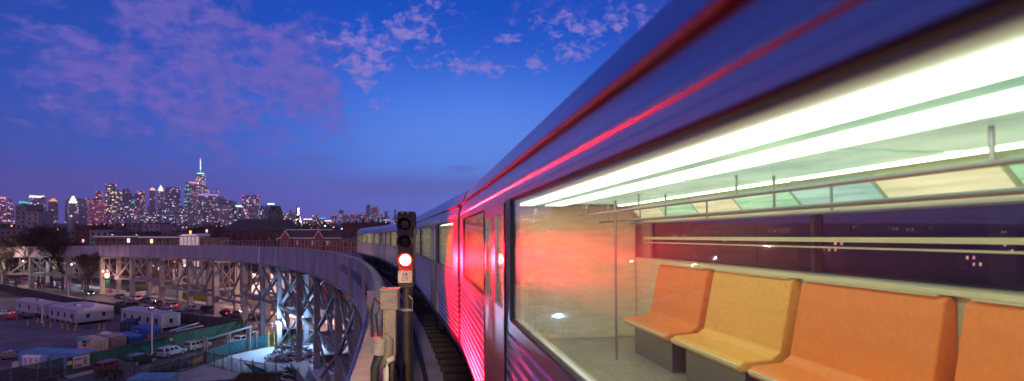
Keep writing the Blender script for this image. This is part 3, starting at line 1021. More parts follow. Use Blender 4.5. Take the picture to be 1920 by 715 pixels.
silver, blackp, redp, beige, greyp, whitec, bluep, dgrey = (cpaint('silver_car_paint', (.42, .45, .5)), cpaint('black_car_paint', (.02, .02, .024)), cpaint('red_car_paint', (.28, .02, .03)), cpaint('beige_car_paint', (.45, .38, .3)), cpaint('grey_car_paint', (.18, .18, .2)), cpaint('white_car_paint', (.7, .7, .7)), cpaint('blue_car_paint', (.05, .09, .22)), cpaint('charcoal_car_paint', (.06, .06, .07)))
angA = math.atan2(dA.y, dA.x) - pi / 2
angB = math.atan2(dB.y, dB.x) - pi / 2
make_car('suv', redp, 'dark red car parked along the green fence, nearest the white banner', gr(210, 695), angA)
make_car('suv', blackp, 'black car parked along the green fence between red and silver ones', gr(264, 682), angA)
make_car('suv', silver, 'long silver car with roof rails parked along the green fence', gr(322, 667), angA)
make_car('suv', beige, 'beige car parked along the green fence, close to the gate posts', gr(370, 655), angA)
make_car('pickup', whitec, 'white pickup truck standing in the street behind the teal cloth screen', gr(447, 647), angA + .12)
GP = 'cars parked along the street under the viaduct'
pts = [(487, 600), (466, 598), (446, 595), (420, 591), (391, 586), (359, 582), (318, 578), (296, 573), (272, 567), (253, 564), (226, 560)]
cols_ = [(blackp, 'black', 'sedan'), (dgrey, 'charcoal', 'sedan'), (greyp, 'grey', 'suv'), (blackp, 'black', 'sedan'), (dgrey, 'charcoal', 'suv'), (silver, 'silver', 'sedan'), (silver, 'silver', 'suv'), (redp, 'dark red', 'sedan'), (bluep, 'dark blue', 'sedan'), (whitec, 'white', 'suv'), (greyp, 'grey', 'sedan')]
ordw = ['first', 'second', 'third', 'fourth', 'fifth', 'sixth', 'seventh', 'eighth', 'ninth', 'tenth', 'eleventh', 'twelfth']
for i, (u, v) in enumerate(pts):
    pm, cn, kd = cols_[i]
    make_car(kd, pm, '%s car, %s from the crossing in the far row along the cross street' % (cn, ordw[i]), gr(u, v), angB + pi * (i % 3 == 1), GP, lights=i in (0, 3, 6, 9))  # some lamps lit as stand-ins for glints on the car paint
pts = [(434, 613), (412, 608), (385, 604), (352, 598), (330, 592), (309, 588.5), (289, 585), (268, 581.5), (246, 578), (225, 574.5)]
for i, (u, v) in enumerate(pts):
    pm, cn, kd = [(redp, 'dark red', 'suv'), (blackp, 'black', 'sedan'), (greyp, 'grey', 'suv'), (dgrey, 'charcoal', 'sedan'), (bluep, 'dark blue', 'sedan'), (silver, 'silver', 'suv'), (blackp, 'black', 'sedan'), (whitec, 'white', 'sedan'), (dgrey, 'charcoal', 'suv'), (greyp, 'grey', 'sedan')][i]
    make_car(kd, pm, '%s car, %s from the crossing in the near row behind the dark fence' % (cn, ordw[i]), gr(u, v), angB, 'cars parked behind the dark lot fence', lights=i in (0, 3, 6))  # lit lamps here are added glints too
pts = [(170, 553), (112, 541), (94, 539), (78, 537.5), (58, 535), (42, 533), (20, 531), (6, 529)]
for i, (u, v) in enumerate(pts):
    pm, cn, kd = [(blackp, 'black', 'sedan'), (greyp, 'grey', 'sedan'), (silver, 'silver', 'suv'), (dgrey, 'charcoal', 'sedan'), (whitec, 'white', 'sedan'), (redp, 'dark red', 'sedan'), (silver, 'silver', 'sedan'), (blackp, 'black', 'suv')][i]
    lab = 'black car with red tail lamps glowing beside the bare trees' if i == 0 else '%s car, %s from the left end of the row below the bare trees' % (cn, ordw[7 - i])
    make_car(kd, pm, lab, gr(u, v), angB + (0 if i else pi * .9), 'cars parked below the bare trees', lights=i in (0, 1, 3, 4, 6))  # first has its tail lamps on; the other lit ones are added glints
for i, (u, v, pm, cn) in enumerate([(5, 592, whitec, 'white car with red tail lamps'), (25, 600, redp, 'dark red car'), (58, 598, blackp, 'black car')]):
    make_car('sedan', pm, cn + ' parked in the lot beside the leftmost office trailer', gr(u, v), angB + .7, 'cars parked in the lot', lights=(i == 0))
for i, (u, v, pm, cn) in enumerate([(6, 671, blackp, 'black car at the left edge of the lot'), (22, 673, greyp, 'grey car beside the long blue container')]):
    make_car('sedan', pm, cn + ', parked in the dark', gr(u, v), angA - .9)

# the station platform under the photographer, with one of its lamps behind the camera
pf = thing('station_platform', 'concrete platform end at track side behind the red signal', 'platform', (-.3, -12, EYE - 2.8))
m = MB(); m.box(-.45, .85, -14, 13.6, -.4, 1.08); m.build('slab', concrete, pf)
m = MB(); m.box(.65, .86, -14, 13.6, 1.084, 1.10); m.build('edge_strip', yellow, pf)
pl2 = thing('platform_lamp', 'warm lamp on a post at the end of the station platform', 'lamp', (-.6, -1.6, EYE - 1.5))
m = MB(); m.tube((0, 0, 0), (0, 0, 3.1), .06, n=8); m.build('pole', steel_d, pl2)
m = MB(); m.box(-.1, .5, -.1, .1, 3.1, 3.25); m.build('lamp_head', steel_d, pl2)
m = MB(); m.box(-.06, .45, -.08, .08, 3.06, 3.098); m.build('lamp_glass', emit('platform_lamp_glass', (1., .72, .42), 8), pl2)
lamp('platform_light', (.1, .1, 2.95), 5500, (1., .78, .50), .12, pl2, 'SPOT', (-.11, 1, -.34), 25)
# ------------------------------------------------------------------ the lot: trailers, boxes, fences
RZ = R(49.5)


def rot(p, a):
    return Vector((p[0] * cos(a) - p[1] * sin(a), p[0] * sin(a) + p[1] * cos(a), p[2] if len(p) > 2 else 0))


trailer_wall = mat('pale_trailer_cladding', (.36, .37, .42), .6, .1, .12, .6, .1, (8, 8, .3))
trailer_roof = mat('pale_trailer_roof', (.5, .5, .52), .55, .1, .22, .3)


def trailer(label, corner, W, L, H, rz=RZ, wins=4):
    """corner: nearest corner; local x runs W to the right and away, y runs L to the left and away"""
    t = thing('office_trailer', label, 'trailer', corner, rz, 'office trailers in the lot')
    m = MB(); m.box(0, W, 0, L, .75, H); m.build('body', trailer_wall, t)
    m = MB(); m.prism([(-.12, -.12, H + .002), (W + .12, -.12, H + .002), (W + .12, -.12, H + .1), (W / 2, -.12, H + .35), (-.12, -.12, H + .1)], (0, L + .24, 0)); m.build('roof', trailer_roof, t)
    n = max(2, int(L / 3))
    for i in range(wins):
        y = L * (i + .6) / (wins + .2)
        m = MB(); m.box(-.05, -.004, y - .1, y + .75, 1.6, 2.75); f = m.build('window_frame', black, t)
        m = MB(); m.box(-.06, -.052, y - .04, y + .69, 1.66, 2.69); m.build('pane', pane_dark, f)
    for x in ((W * .3, W * .72) if W > 5 else (W * .5,)):
        m = MB(); m.box(x - .45, x + .45, -.05, -.004, 1.6, 2.75); f = m.build('window_frame', trim_w, t)
        m = MB(); m.box(x - .38, x + .38, -.06, -.052, 1.66, 2.69); m.build('pane', pane_dark, f)
    y = L * .08
    m = MB(); m.box(-.06, -.004, y, y + .9, .78, 2.8); d = m.build('door', mat('grey_door', (.12, .12, .15), .6), t)
    m = MB(); m.box(-.1, -.062, y + .08, y + .14, 1.7, 1.85); m.build('door_handle', rim, d)
    m = MB()
    for k in range(3):
        m.box(-1.0 + k * .3, -.07, y - .1, y + 1, k * .25, k * .25 + .24)
    m.build('steps', wood, t)
    m = MB()
    for k in range(n + 1):
        yy = .2 + (L - .5) * k / n
        m.box(.1, .35, yy, yy + .3, 0, .748); m.box(W - .35, W - .1, yy, yy + .3, 0, .748)
    m.build('footing', concrete, t)
    m = MB()
    for k in range(1, int(L / 1.2)):
        m.box(-.012, -.002, k * 1.2 - .02, k * 1.2 + .02, .76, H - .02)
    for k in range(1, int(W / 1.2)):
        m.box(k * 1.2 - .02, k * 1.2 + .02, -.012, -.002, .76, H - .02)
    m.build('cladding_batten', trim_w, t)
    m = MB(); m.box(W * .3, W * .3 + 1, L * .4, L * .4 + 1.2, H + .25, H + .8); m.build('roof_unit', steel_d, t)
    return t


trailer('wide pale office trailer with two roof pitches, in the middle of the lot', gr(143, 612), 8.0, 15.2, 3.7, wins=4)
trailer('long office trailer at the left, half hidden by the wide one', gr(84, 598), 4.0, 19, 3.5, wins=3)
trailer('long office trailer right of the wide one, close to the dark fence', gr(303, 622), 4.2, 18.5, 3.6, wins=5)


def corr(mb, x0, y0, x1, y1, z0, z1, th=.05, pitch=.28):
    """corrugated wall from (x0, y0) to (x1, y1)"""
    d = Vector((x1 - x0, y1 - y0, 0)); Ln = d.length; d.normalize(); nn = Vector((d.y, -d.x, 0))
    a = Vector((x0, y0, 0)); n = max(2, int(Ln / pitch)); st = Ln / n
    o = []
    for k in range(n):
        b = a + d * k * st
        o += [b, b + nn * th + d * st * .15, b + nn * th + d * st * .5, b + d * st * .65]
    o.append(a + d * Ln)
    v = [p + Vector((0, 0, z0)) for p in o] + [p + Vector((0, 0, z1)) for p in o]
    c = len(o)
    mb.add(v, [(i, i + 1, c + i + 1, c + i) for i in range(c - 1)])


def container(name, label, corner, W, L, H, paint, rz=RZ, cat='container', group=None, sign=None, roofm=None):
    t = thing(name, label, cat, corner, rz, group)
    m = MB()
    m.box(.03, W - .03, .03, L - .03, .14, H - .02)
    corr(m, .0, L, .0, 0, .15, H - .05); corr(m, 0, 0, W, 0, .15, H - .05)
    corr(m, W, 0, W, L, .15, H - .05)
    m.build('shell', paint, t)
    m = MB()
    for x in (0, W):
        for y in (0, L):
            m.box(x - .07, x + .07, y - .07, y + .07, 0, H + .02)
    m.bar((0, 0, .08), (0, L, .08), .13); m.bar((W, 0, .08), (W, L, .08), .13)
    m.bar((0, .08, H - .04), (0, L - .08, H - .04), .1); m.bar((W, .08, H - .04), (W, L - .08, H - .04), .1)
    m.bar((.08, 0, H - .04), (W - .08, 0, H - .04), .1)
    m.build('corner_frame', paint, t)
    m = MB(); m.box(-.02, W + .02, -.02, L + .02, H + .022, H + .07); m.build('roof', roofm or paint, t)
    m = MB()
    for x in (W * .22, W * .45, W * .55, W * .78):
        m.tube((x, -.085, .2), (x, -.085, H - .1), .025, n=6)
    m.build('door_bar', rim, t)
    if sign:
        m = MB(); m.box(-.10, -.075, L * .42, L * .68, H * .45, H * .85); s = m.build('sign_panel', sign, t)
        m = MB()
        for k in range(5):
            m.box(-.108, -.101, L * (.45 + k * .045), L * (.45 + k * .045) + L * .026, H * .58, H * .7)
        m.build('sign_mark', trim_w, s)
    return t


navy = mat('navy_container_paint', (.02, .025, .07), .5, .1, .2)
blue = mat('blue_container_paint', (.03, .10, .36), .5, .1, .2)
lblue = mat('pale_blue_paint', (.12, .28, .46), .55, .1, .25, .4)
tan = mat('cream_container_paint', (.55, .45, .33), .6, 0, .15)
tan2 = mat('buff_container_paint', (.36, .28, .2), .6, 0, .2)
gwhite = mat('pale_grey_container', (.5, .52, .55), .5, .1, .15)
container('storage_container', 'navy container standing between the wide trailer and the blue skips', gr(226, 628), 2.5, 5, 2.7, navy).rotation_euler.z = RZ - R(35)
container('storage_container', 'bright blue container in front of the long right-hand trailer', gr(276, 636), 2.6, 7.0, 2.0, blue, sign=blue)
container('storage_container', 'low blue container with a pale bundle on its roof, behind the buff one', gr(243, 648), 2.5, 6.5, 1.7, blue, roofm=mat('blue_tarpaulin', (.06, .16, .42), .5))
container('storage_container', 'cream container with a dark sign panel beside the green fence', gr(174, 664), 2.5, 6.0, 2.5, tan, sign=navy)
container('storage_container', 'buff container behind the cream one, litter on its roof', gr(209, 653), 2.6, 6.4, 2.1, tan2)
t = container('storage_container', 'long pale blue container with toilets lined up in front, at the left', gr(36, 690), 11.5, 3.4, 2.7, lblue, rz=R(-17))
# bundles lying on the roofs
for (u, v, z, s, m_, lb) in ((151, 638, 2.55, .75, mat('teal_tarpaulin', (.02, .3, .24), .5), 'teal wrapped bundle on the roof of the cream container'),
                             (163, 637, 2.55, .8, mat('lilac_tarpaulin', (.3, .24, .34), .6), 'lilac wrapped bundle beside the teal one on the cream container'),
                             (198, 629, 1.8, 1.1, render_w, 'pale wrapped bundle on the low blue container'),
                             (253, 640, .02, .9, render_w, 'pale wrapped bundle on the ground by the bright blue container')):
    p = gr(u, v, z)
    m = MB(); m.dome((0, 0, 0), s * 1.2, s * .8, s * .75, 10, 4)
    random.seed(int(u))
    m.v = [(x * random.uniform(.88, 1.1), y * random.uniform(.88, 1.1), zz * random.uniform(.85, 1.1)) for x, y, zz in m.v]
    o = m.build('wrapped_bundle', m_, smooth=True); o.location = p; tag(o, lb, 'bundle')

# portable toilets
tw = mat('white_plastic', (.85, .87, .9), .4, 0, .08)
for i, (u, lb) in enumerate(((53, 'leftmost white portable toilet in front of the long pale blue container'), (63.5, 'second white portable toilet from the left by the pale blue container'), (74, 'third white portable toilet, next to the bluish one'), (87, 'bluish grey portable toilet at the right end of the row'))):
    t = thing('portable_toilet', lb, 'portable toilet', gr(u, 690.5 + i * .6), R(-17), 'portable toilets')
    mm = tw if i < 3 else mat('bluish_plastic', (.25, .33, .5), .45)
    m = MB(); m.box(-.55, .55, -.55, .55, .12, 2.1); m.build('cabin', mm, t, bevel=.04)
    m = MB(); m.prism([(-.58, -.58, 2.102), (.58, -.58, 2.102), (.5, -.58, 2.22), (.2, -.58, 2.34), (-.2, -.58, 2.34), (-.5, -.58, 2.22)], (0, 1.16, 0)); m.build('roof', mm, t)
    m = MB(); m.box(-.42, .42, -.585, -.555, .2, 2.0); d = m.build('door', trim_w if i < 3 else mm, t)
    m = MB(); m.box(.28, .36, -.61, -.587, 1.0, 1.15); m.build('door_handle', black, d)
    m = MB(); m.box(-.12, .12, -.6, -.587, 1.45, 1.6); m.build('door_vent', black, d)
    m = MB(); m.box(-.6, .6, -.6, .6, 0, .118); m.build('skid_base', black, t)
m = MB(); m.prism([(-.8, -.5, 0), (.8, -.5, 0), (.9, -.5, .9), (-.9, -.5, .9)], (0, 1, 0))
o = m.build('skip_bin', tan, bevel=.03); o.location = gr(37, 688); tag(o, 'small buff skip bin left of the white portable toilets', 'bin')


def fence(name, label, pts, h, cloth, post_m, step, keep=None, rails=True, group=None, ph=None, z0=.05):
    c = pts[0]
    t = thing(name, label, 'fence', c, 0, group)
    m = MB(); rl = MB()
    posts = []
    for a, b in zip(pts, pts[1:]):
        d = b - a; n = max(1, round(d.length / step)); nn = Vector((-d.y, d.x, 0)).normalized() * .02
        for k in range(n):
            p, q = a + d * k / n, a + d * (k + 1) / n
            posts.append(p)
            s = random.uniform(-.06, .06)
            m.hexa([p + nn + Vector((0, 0, z0)), q + nn + Vector((0, 0, z0)), q - nn + Vector((0, 0, z0)), p - nn + Vector((0, 0, z0))],
                   [p + nn + Vector((0, 0, h + s)), q + nn + Vector((0, 0, h + s * .5)), q - nn + Vector((0, 0, h + s * .5)), p - nn + Vector((0, 0, h + s))])
        if rails:
            off = Vector((0, 0, 0)) - nn * 3
            rl.bar(a + off + Vector((0, 0, h + .02)), b + off + Vector((0, 0, h + .02)), .06)
            rl.bar(a + off + Vector((0, 0, .2)), b + off + Vector((0, 0, .2)), .05)
    posts.append(pts[-1])
    m.build('screen', cloth, t, c)
    if rails:
        rl.build('rail', post_m, t, c)
    for p in posts[:100]:
        k = MB(); k.bar(p + Vector((0, 0, 0)), p + Vector((0, 0, (ph or h + .12))), .1)
        k.build('post', post_m, t, c)
    return t


gf = fence('cloth_fence', 'long green cloth fence between the lot and the parked cars', [gr(125, 701), gr(245, 673.5), gr(345, 648), gr(400, 636), gr(453, 622)], 2.6, greenf, wood, 2.6)
fence('wire_fence', 'dark wire fence in front of the portable toilets, lower left corner', [gr(-30, 738), gr(20, 727), gr(70, 716), gr(119, 703)], 2.9, mesh_screen('dark_fence_mesh', (.03, .03, .04), .55), steel_d, 2.6)
fence('wire_fence', 'low wire fence crossing the lower left corner of the photo', [gr(10, 745), gr(58, 735), gr(110, 724)], 1.5, mesh_screen('thin_fence_mesh', (.04, .04, .05), .35), steel_d, 2.5)
fence('board_fence', 'dark board fence between the trailers and the cross street', [gr(0, 546), gr(130, 574), gr(225, 590), gr(330, 606), gr(455, 622)], 2.6, mat('dark_fence_boards', (.05, .045, .05), .85, 0, .35, 1.2, .1, (6, 6, .5)), wood, 3.2)
fence('cloth_fence', 'teal cloth screen under the pipe gate, lit by the yard lamps', [gr(388, 683), gr(428, 665), gr(466, 656), gr(502, 650)], 2.2, mesh_screen('teal_fence_cloth', (.010, .075, .085), .85), steel_d, 2.4)
fence('wire_fence', 'black wire fence in front of the pale gravel yard', [gr(386, 685), gr(452, 702), gr(497, 709), gr(560, 722)], 2.3, mesh_screen('black_wire_mesh', (.015, .015, .018), .22), black, 2.6, ph=2.7)
fence('wire_fence', 'wire fence along the pavement at the bottom of the photo', [gr(285, 716), gr(334, 702), gr(385, 685)], 2.2, MATS['thin_fence_mesh'], black, 3.0, ph=2.5)
fence('board_fence', 'dark curved board fence behind the lamp-lit viaduct leg', [gr(500, 648), gr(530, 637), gr(552, 634), gr(596, 640)], 2.0, MATS['dark_fence_boards'], wood, 2.5)
# torn green cloth hanging from the black wire fence
m = MB()
a, b, c, d = gr(456, 703), gr(497, 709), gr(497, 709), gr(470, 707)
m.hexa([a + Vector((0, .05, 2.0)), gr(478, 706.5) + Vector((0, .05, .5)), b + Vector((0, .05, .1)), b + Vector((0, .05, 1.3))], [q + Vector((.02, .09, .01)) for q in (a + Vector((0, .05, 2.0)), gr(478, 706.5) + Vector((0, .05, .5)), b + Vector((0, .05, .1)), b + Vector((0, .05, 1.3)))])
tag(m.build('torn_cloth', mat('torn_green_cloth', (.015, .13, .10), .8, 0, .3)), 'torn green cloth sagging from the black wire fence', 'cloth')

# banner and signs on the green fence
def on_line(p, q, f, off, z):
    d = q - p; n = Vector((-d.y, d.x, 0)).normalized()
    if n.dot(-p) < 0:
        n = -n
    return p + d * f + n * off + Vector((0, 0, z)), math.atan2(d.y, d.x)


p, an = on_line(gr(125, 701), gr(245, 673.5), .2, .22, 0)
t = thing('banner', 'white banner with pictures hung on the green fence', 'banner', p, an)
m = MB(); m.box(-1.3, 1.3, -.012, .012, .6, 2.55); m.build('sheet', trim_w, t)
m = MB(); m.box(-1.1, .1, -.022, -.014, .75, 1.2); m.build('picture_patch', mat('dull_red_print', (.3, .12, .1), .6), t)
m = MB(); m.box(.35, .85, -.022, -.014, .9, 2.2); m.build('picture_patch', mat('olive_print', (.2, .2, .1), .6), t)
m = MB()
for k in range(6):
    m.box(-1.05 + k * .19, -1.05 + k * .19 + .12, -.022, -.014, 1.9, 2.2)
m.build('print_mark', navy, t)
p, an = on_line(gr(125, 701), gr(245, 673.5), .03, .22, 0)
m = MB(); m.box(-.4, .4, -.012, .012, 1.4, 2.0); o = m.build('notice_board', mat('pale_yellow_board', (.55, .55, .2), .6)); o.location = p; o.rotation_euler.z = an; tag(o, 'small pale yellow notice at the left end of the green fence', 'notice')
p, an = on_line(gr(245, 673.5), gr(345, 648), .72, .22, 0)
m = MB(); m.box(-.3, .3, -.012, .012, 1.6, 2.1); o = m.build('notice_board', trim_w); o.location = p; o.rotation_euler.z = an; tag(o, 'small white notice on the green fence above the silver car', 'notice')


def pole_thing(label, base, h, r, m_, cat='pole', name='metal_pole', group=None):
    t = thing(name, label, cat, base, 0, group)
    m = MB(); m.tube((0, 0, 0), (0, 0, h), r, r * .75, 10); m.build('shaft', m_, t, smooth='auto')
    m = MB(); m.tube((0, 0, 0), (0, 0, .25), r * 2.2, n=10); m.build('base', m_, t, smooth='auto')
    m = MB(); m.dome((0, 0, h), r * 1.1, r * 1.1, r * 1.2, 8, 3); m.build('cap', m_, t, smooth=True)
    return t


pt = pole_thing('tall white pole by the green fence, between black and silver cars', gr(285, 664), 7.5, .14, whitep)
m = MB(); m.box(-.75, -.16, -.03, .03, 3.0, 3.8); m.build('red_sign', mat('red_sign_paint', (.5, .04, .05), .5), pt)
pole_thing('short pale pole behind the wide trailer beside the bare trees', gr(128, 567), 5.6, .16, whitep)
pole_thing('pale pole at the left corner of the wide trailer', gr(79, 606), 4.4, .13, whitep)
for i, (u, v) in enumerate([(52, 610), (70, 606), (82, 611), (95, 613), (117, 616), (127, 618), (141, 620), (186, 617), (195, 618)]):
    bo = pole_thing('yellow bollard, %s from the left in front of the trailers' % ordw[i], gr(u, v), 1.25, .1, yellow, 'bollard', 'bollard', 'yellow bollards by the trailers')
for u, v, h, lb in ((504, 650, 3.0, 'tall yellow post left of the lamp-lit viaduct leg'), (514.5, 646, 2.6, 'tall yellow post touching the lamp-lit viaduct leg on its left')):
    pole_thing(lb, gr(u, v), h, .11, yellow, 'post', 'yellow_post')
# pipe gate: three pairs of posts carrying a long beam
gt = thing('pipe_gate', 'bluish steel gate of three post pairs carrying a long pipe', 'gate', gr(388, 681))
go = Vector(gt.location)
tops = []
for u, v, vt in ((385, 680, 632), (428, 664, 620), (466, 657, 609)):
    b = gr(u, v)
    D = EYE * F / (v - HV)
    h = (v - vt) * D / F
    for du in (-2.3, 2.3):
        q = gr(u + du, v)
        m = MB(); m.bar(q, q + Vector((0, 0, h)), .26); m.build('gate_post', bridge_pale, gt, go)
    tops.append(b + Vector((0, 0, h - .5)))
m = MB(); m.tube(tops[0] + (tops[0] - tops[1]) * .02, tops[2] + (tops[2] - tops[1]) * .12, .16, n=10); m.build('gate_pipe', bridge_pale, gt, go, smooth='auto')
m = MB()
q = tops[2] + (tops[2] - tops[1]) * .42
m.bar(q - Vector((0, 0, h * .9)), q - Vector((0, 0, h * .25)), .12); m.bar(q - Vector((0, 0, h * .25)), tops[2] - Vector((0, 0, h * .25)), .1)
m.build('gate_bracket', bridge_pale, gt, go)
# steel pipes lying over the dark fence
for i, (u0, v0, u1, v1, z) in enumerate(((318, 621, 372, 606, 2.3), (330, 622, 380, 611, 1.9))):
    a, b = gr(u0, v0, z), gr(u1, v1, z)
    t = thing('pipe_rack', ('upper' if i == 0 else 'lower') + ' of two pale pipes on trestles right of the long trailer', 'pipe', (a.x, a.y, 0))
    o = Vector((a.x, a.y, 0))
    m = MB(); m.tube(a, b, .16, n=8); m.build('pipe', gwhite, t, o, smooth='auto')
    for f in (.1, .9):
        q = a + (b - a) * f
        m = MB(); m.bar((q.x, q.y, 0), (q.x, q.y, z - .16), .14); m.build('trestle', wood, t, o)

# gravel yard: boxes, sheds, heaps beneath the viaduct
container('storage_container', 'pale ribbed container with things on its roof, bottom edge beneath the viaduct', gr(596, 745), 2.2, 7.5, 2.9, gwhite, rz=R(20))
t = container('open_skip', 'long grey open skip beside the pale ribbed container under the viaduct', gr(575, 745), 2.4, 12, 2.2, mat('grey_skip_paint', (.16, .16, .19), .6, .1, .3), rz=R(22), cat='skip')
container('storage_container', 'small bluish container behind a viaduct leg, right of the lamp', gr(620, 660), 2.2, 4, 2.6, lblue, rz=R(15))
sh = thing('flat_shed', 'low shed with a pale teal roof under the viaduct', 'shed', gr(590, 690), R(12))
m = MB(); m.box(0, 7.5, 0, 5, 0, 2.0); m.build('wall', brick_b, sh)
m = MB(); m.box(-.2, 7.7, -.2, 5.2, 2.002, 2.2); m.build('roof', mat('pale_teal_roof', (.3, .5, .5), .6, 0, .2), sh)
m = MB(); m.box(2.5, 3.5, -.05, -.004, .05, 1.8); m.build('door', black, sh)
m = MB(); m.box(5, 6.3, -.05, -.004, .9, 1.7); m.build('window', pane_dark, sh)
for u, v, s, c_, lb in ((603, 678, .55, mat('green_plastic', (.03, .3, .15), .5), 'green sack on the pale ribbed container'), (612, 680, .6, whitep, 'white sack beside the yellow one on the ribbed container'), (620, 679, .45, yellow, 'yellow sack on the pale ribbed container')):
    m = MB(); m.dome((0, 0, 0), s, s * .7, s * .9, 9, 4)
    random.seed(int(u)); m.v = [(x * random.uniform(.85, 1.15), y * random.uniform(.85, 1.15), zz * random.uniform(.85, 1.15)) for x, y, zz in m.v]
    o = m.build('sack', c_, smooth=True); o.location = gr(u, v + 8, 2.97); tag(o, lb, 'sack')


def heap(label, c, rx, ry, h, n, cs, seed):
    random.seed(seed)
    m = MB()
    for _ in range(n):
        a, r = random.random() * 2 * pi, random.random() ** .6
        x, y = rx * r * cos(a), ry * r * sin(a)
        z = h * (1 - r * r) * random.random()
        l, w, t_ = random.uniform(.25, 1.3), random.uniform(.15, .6), random.uniform(.08, .35)
        b = random.random() * pi; ti = random.uniform(-.4, .4)
        d = Vector((cos(b), sin(b), ti)).normalized()
        p = Vector((x, y, z + .1))
        m.bar(p - d * l / 2, p + d * l / 2, w, t_, random.randrange(len(cs)))
    o = m.build('debris_heap', cs, None); o.location = c
    o['kind'] = 'stuff'; o['label'] = label; o['category'] = 'debris'
    return o


jm = [gwhite, whitep, wood, mat('blue_plastic', (.05, .12, .4), .5), steel_d, mat('rust', (.16, .07, .04), .8), bluep]
heap('heap of pale bagged rubble and scrap beside the lamp-lit viaduct leg', gr(545, 668), 4.2, 5.2, 2.4, 260, jm, 5)
heap('scrap beams and pallets piled along the gravel yard edge', gr(560, 706), 3.5, 6, 1.6, 170, [wood, steel_d, black, gwhite], 6)
heap('scattered scrap behind the far viaduct legs', gr(640, 680), 5, 6, 1.5, 150, jm, 8)

# street lamps and yard lamps
sod = (1., .50, .38)
colw = (.33, .62, 1.)


def street_lamp(label, base, h, colour, energy, group='street lamps', em=14, reach=1.6, ang=0.):
    t = thing('street_lamp', label, 'street lamp', base, ang, group)
    m = MB(); m.tube((0, 0, 0), (0, 0, h), .11, .07, 8); m.build('pole', steel_d, t, smooth='auto')
    m = MB(); m.tube((0, 0, h - .3), (reach, 0, h + .15), .05, n=6); m.build('arm', steel_d, t)
    m = MB(); m.prism([(reach - .1, -.18, h + .1), (reach + .75, -.18, h + .12), (reach + .7, -.18, h + .28), (reach, -.18, h + .26)], (0, .36, 0)); hd = m.build('lamp_head', steel_d, t)
    m = MB(); m.dome((0, 0, 0), .33, .2, .16, 10, 3); m.v = [(x + reach + .35, y, h + .098 - z) for x, y, z in m.v]
    m.build('lamp_glass', emit('lamp_glass_%d_%d' % (int(colour[1] * 100), em), colour, em), hd)
    if energy:
        lamp('lamp_light', (reach + .35, 0, h - .2), energy * 2.4, colour, .3, t)
    return t


SL = [(205, 556, 8.5, sod, 1300, 'warm street lamp lighting the pale pavement by the viaduct legs', 14),
      (300, 538, 8, sod, 4000, 'warm street lamp between the pale viaduct legs, near the red-lit wall', 14),
      (446, 561, 8, sod, 6500, 'warm street lamp behind the V-braced viaduct bay', 14),
      (575, 590, 8, (1., .55, .42), 9000, 'warm street lamp past the crossing, behind the near viaduct legs', 14),
      (655, 606, 9, sod, 7000, 'warm street lamp hidden low behind the parapet', 14),
      (172, 540, 9, (.75, .85, 1.), 1500, 'white street lamp above the lit tree, left of the pale viaduct leg', 30),
      (86, 535, 9.5, (.8, .95, .8), 1500, 'white street lamp among the bare trees, left of the middle one', 30),
      (122, 538, 8.5, (.8, .8, .95), 900, 'white street lamp in the middle of the bare trees', 26),
      (40, 533, 9, (.9, .75, .6), 1300, 'warm white street lamp at the left end of the bare trees', 26),
      (357, 545, 9, (.85, .95, .9), 1300, 'greenish white street lamp behind the viaduct, above the pale grass', 30),
      (-6, 545, 14, (1., .66, .5), 2400, 'pinkish street lamp at the left edge, close to the viaduct', 16)]
for u, v, h, c_, e, lb, em in SL:
    street_lamp(lb, gr(u, v), h, c_, e, em=em, ang=random.uniform(0, 6))
fl = []
for u, v, vb, lb in ((521, 605, 654, 'bluish white yard lamp glowing on the left viaduct leg'), (598, 596, 652, 'bluish white yard lamp glowing on the right viaduct leg')):
    D = EYE * F / (vb - HV)
    p = at(u, v, D - 1.2)
    t = thing('yard_lamp', lb, 'lamp', p, 0, 'yard lamps on the viaduct legs')
    m = MB(); m.box(-.3, .3, -.12, .3, -.18, .2); m.build('lamp_body', steel_d, t, bevel=.03)
    m = MB(); m.box(-.06, .06, .3, .9, -.05, .05); m.build('bracket', steel_d, t)
    m = MB(); m.box(-.26, .26, -.16, -.125, -.15, .16); m.build('lamp_glass', emit('bluish_lamp_glass', (.55, .78, 1.), 40), t)
    lamp('yard_light', (0, -.6, -.1), 4800, colw, .2, t)

# signs on poles by the pavement
st = thing('street_sign', 'street sign pole with white board and green name plate by the lit pavement', 'sign', gr(201, 556))
m = MB(); m.tube((0, 0, 0), (0, 0, 10), .11, n=8); m.build('pole', steel_d, st)
m = MB(); m.box(-.6, .6, -.16, -.112, 6.2, 7.6); m.build('board', trim_w, st)
m = MB(); m.box(-.8, .8, -.15, -.112, 4.9, 5.4); m.build('name_plate', mat('green_sign_paint', (.01, .25, .15), .5), st)
m = MB(); m.box(-.5, .5, -.15, -.112, 4.1, 4.6); m.build('name_plate', MATS['green_sign_paint'], st)
st = thing('red_sign', 'tilted red sign leaning on the lit pavement', 'sign', gr(207, 551), .4)
m = MB(); m.prism([(-.9, 0, .9), (0, 0, 0), (.9, 0, .9), (0, 0, 1.8)], (0, .05, 0)); m.build('board', mat('red_sign_paint', (.5, .04, .05), .5), st)
m = MB(); m.bar((0, .1, 0), (0, .1, 1.2), .08); m.build('stake', steel_d, st)

# ------------------------------------------------------------------ trees


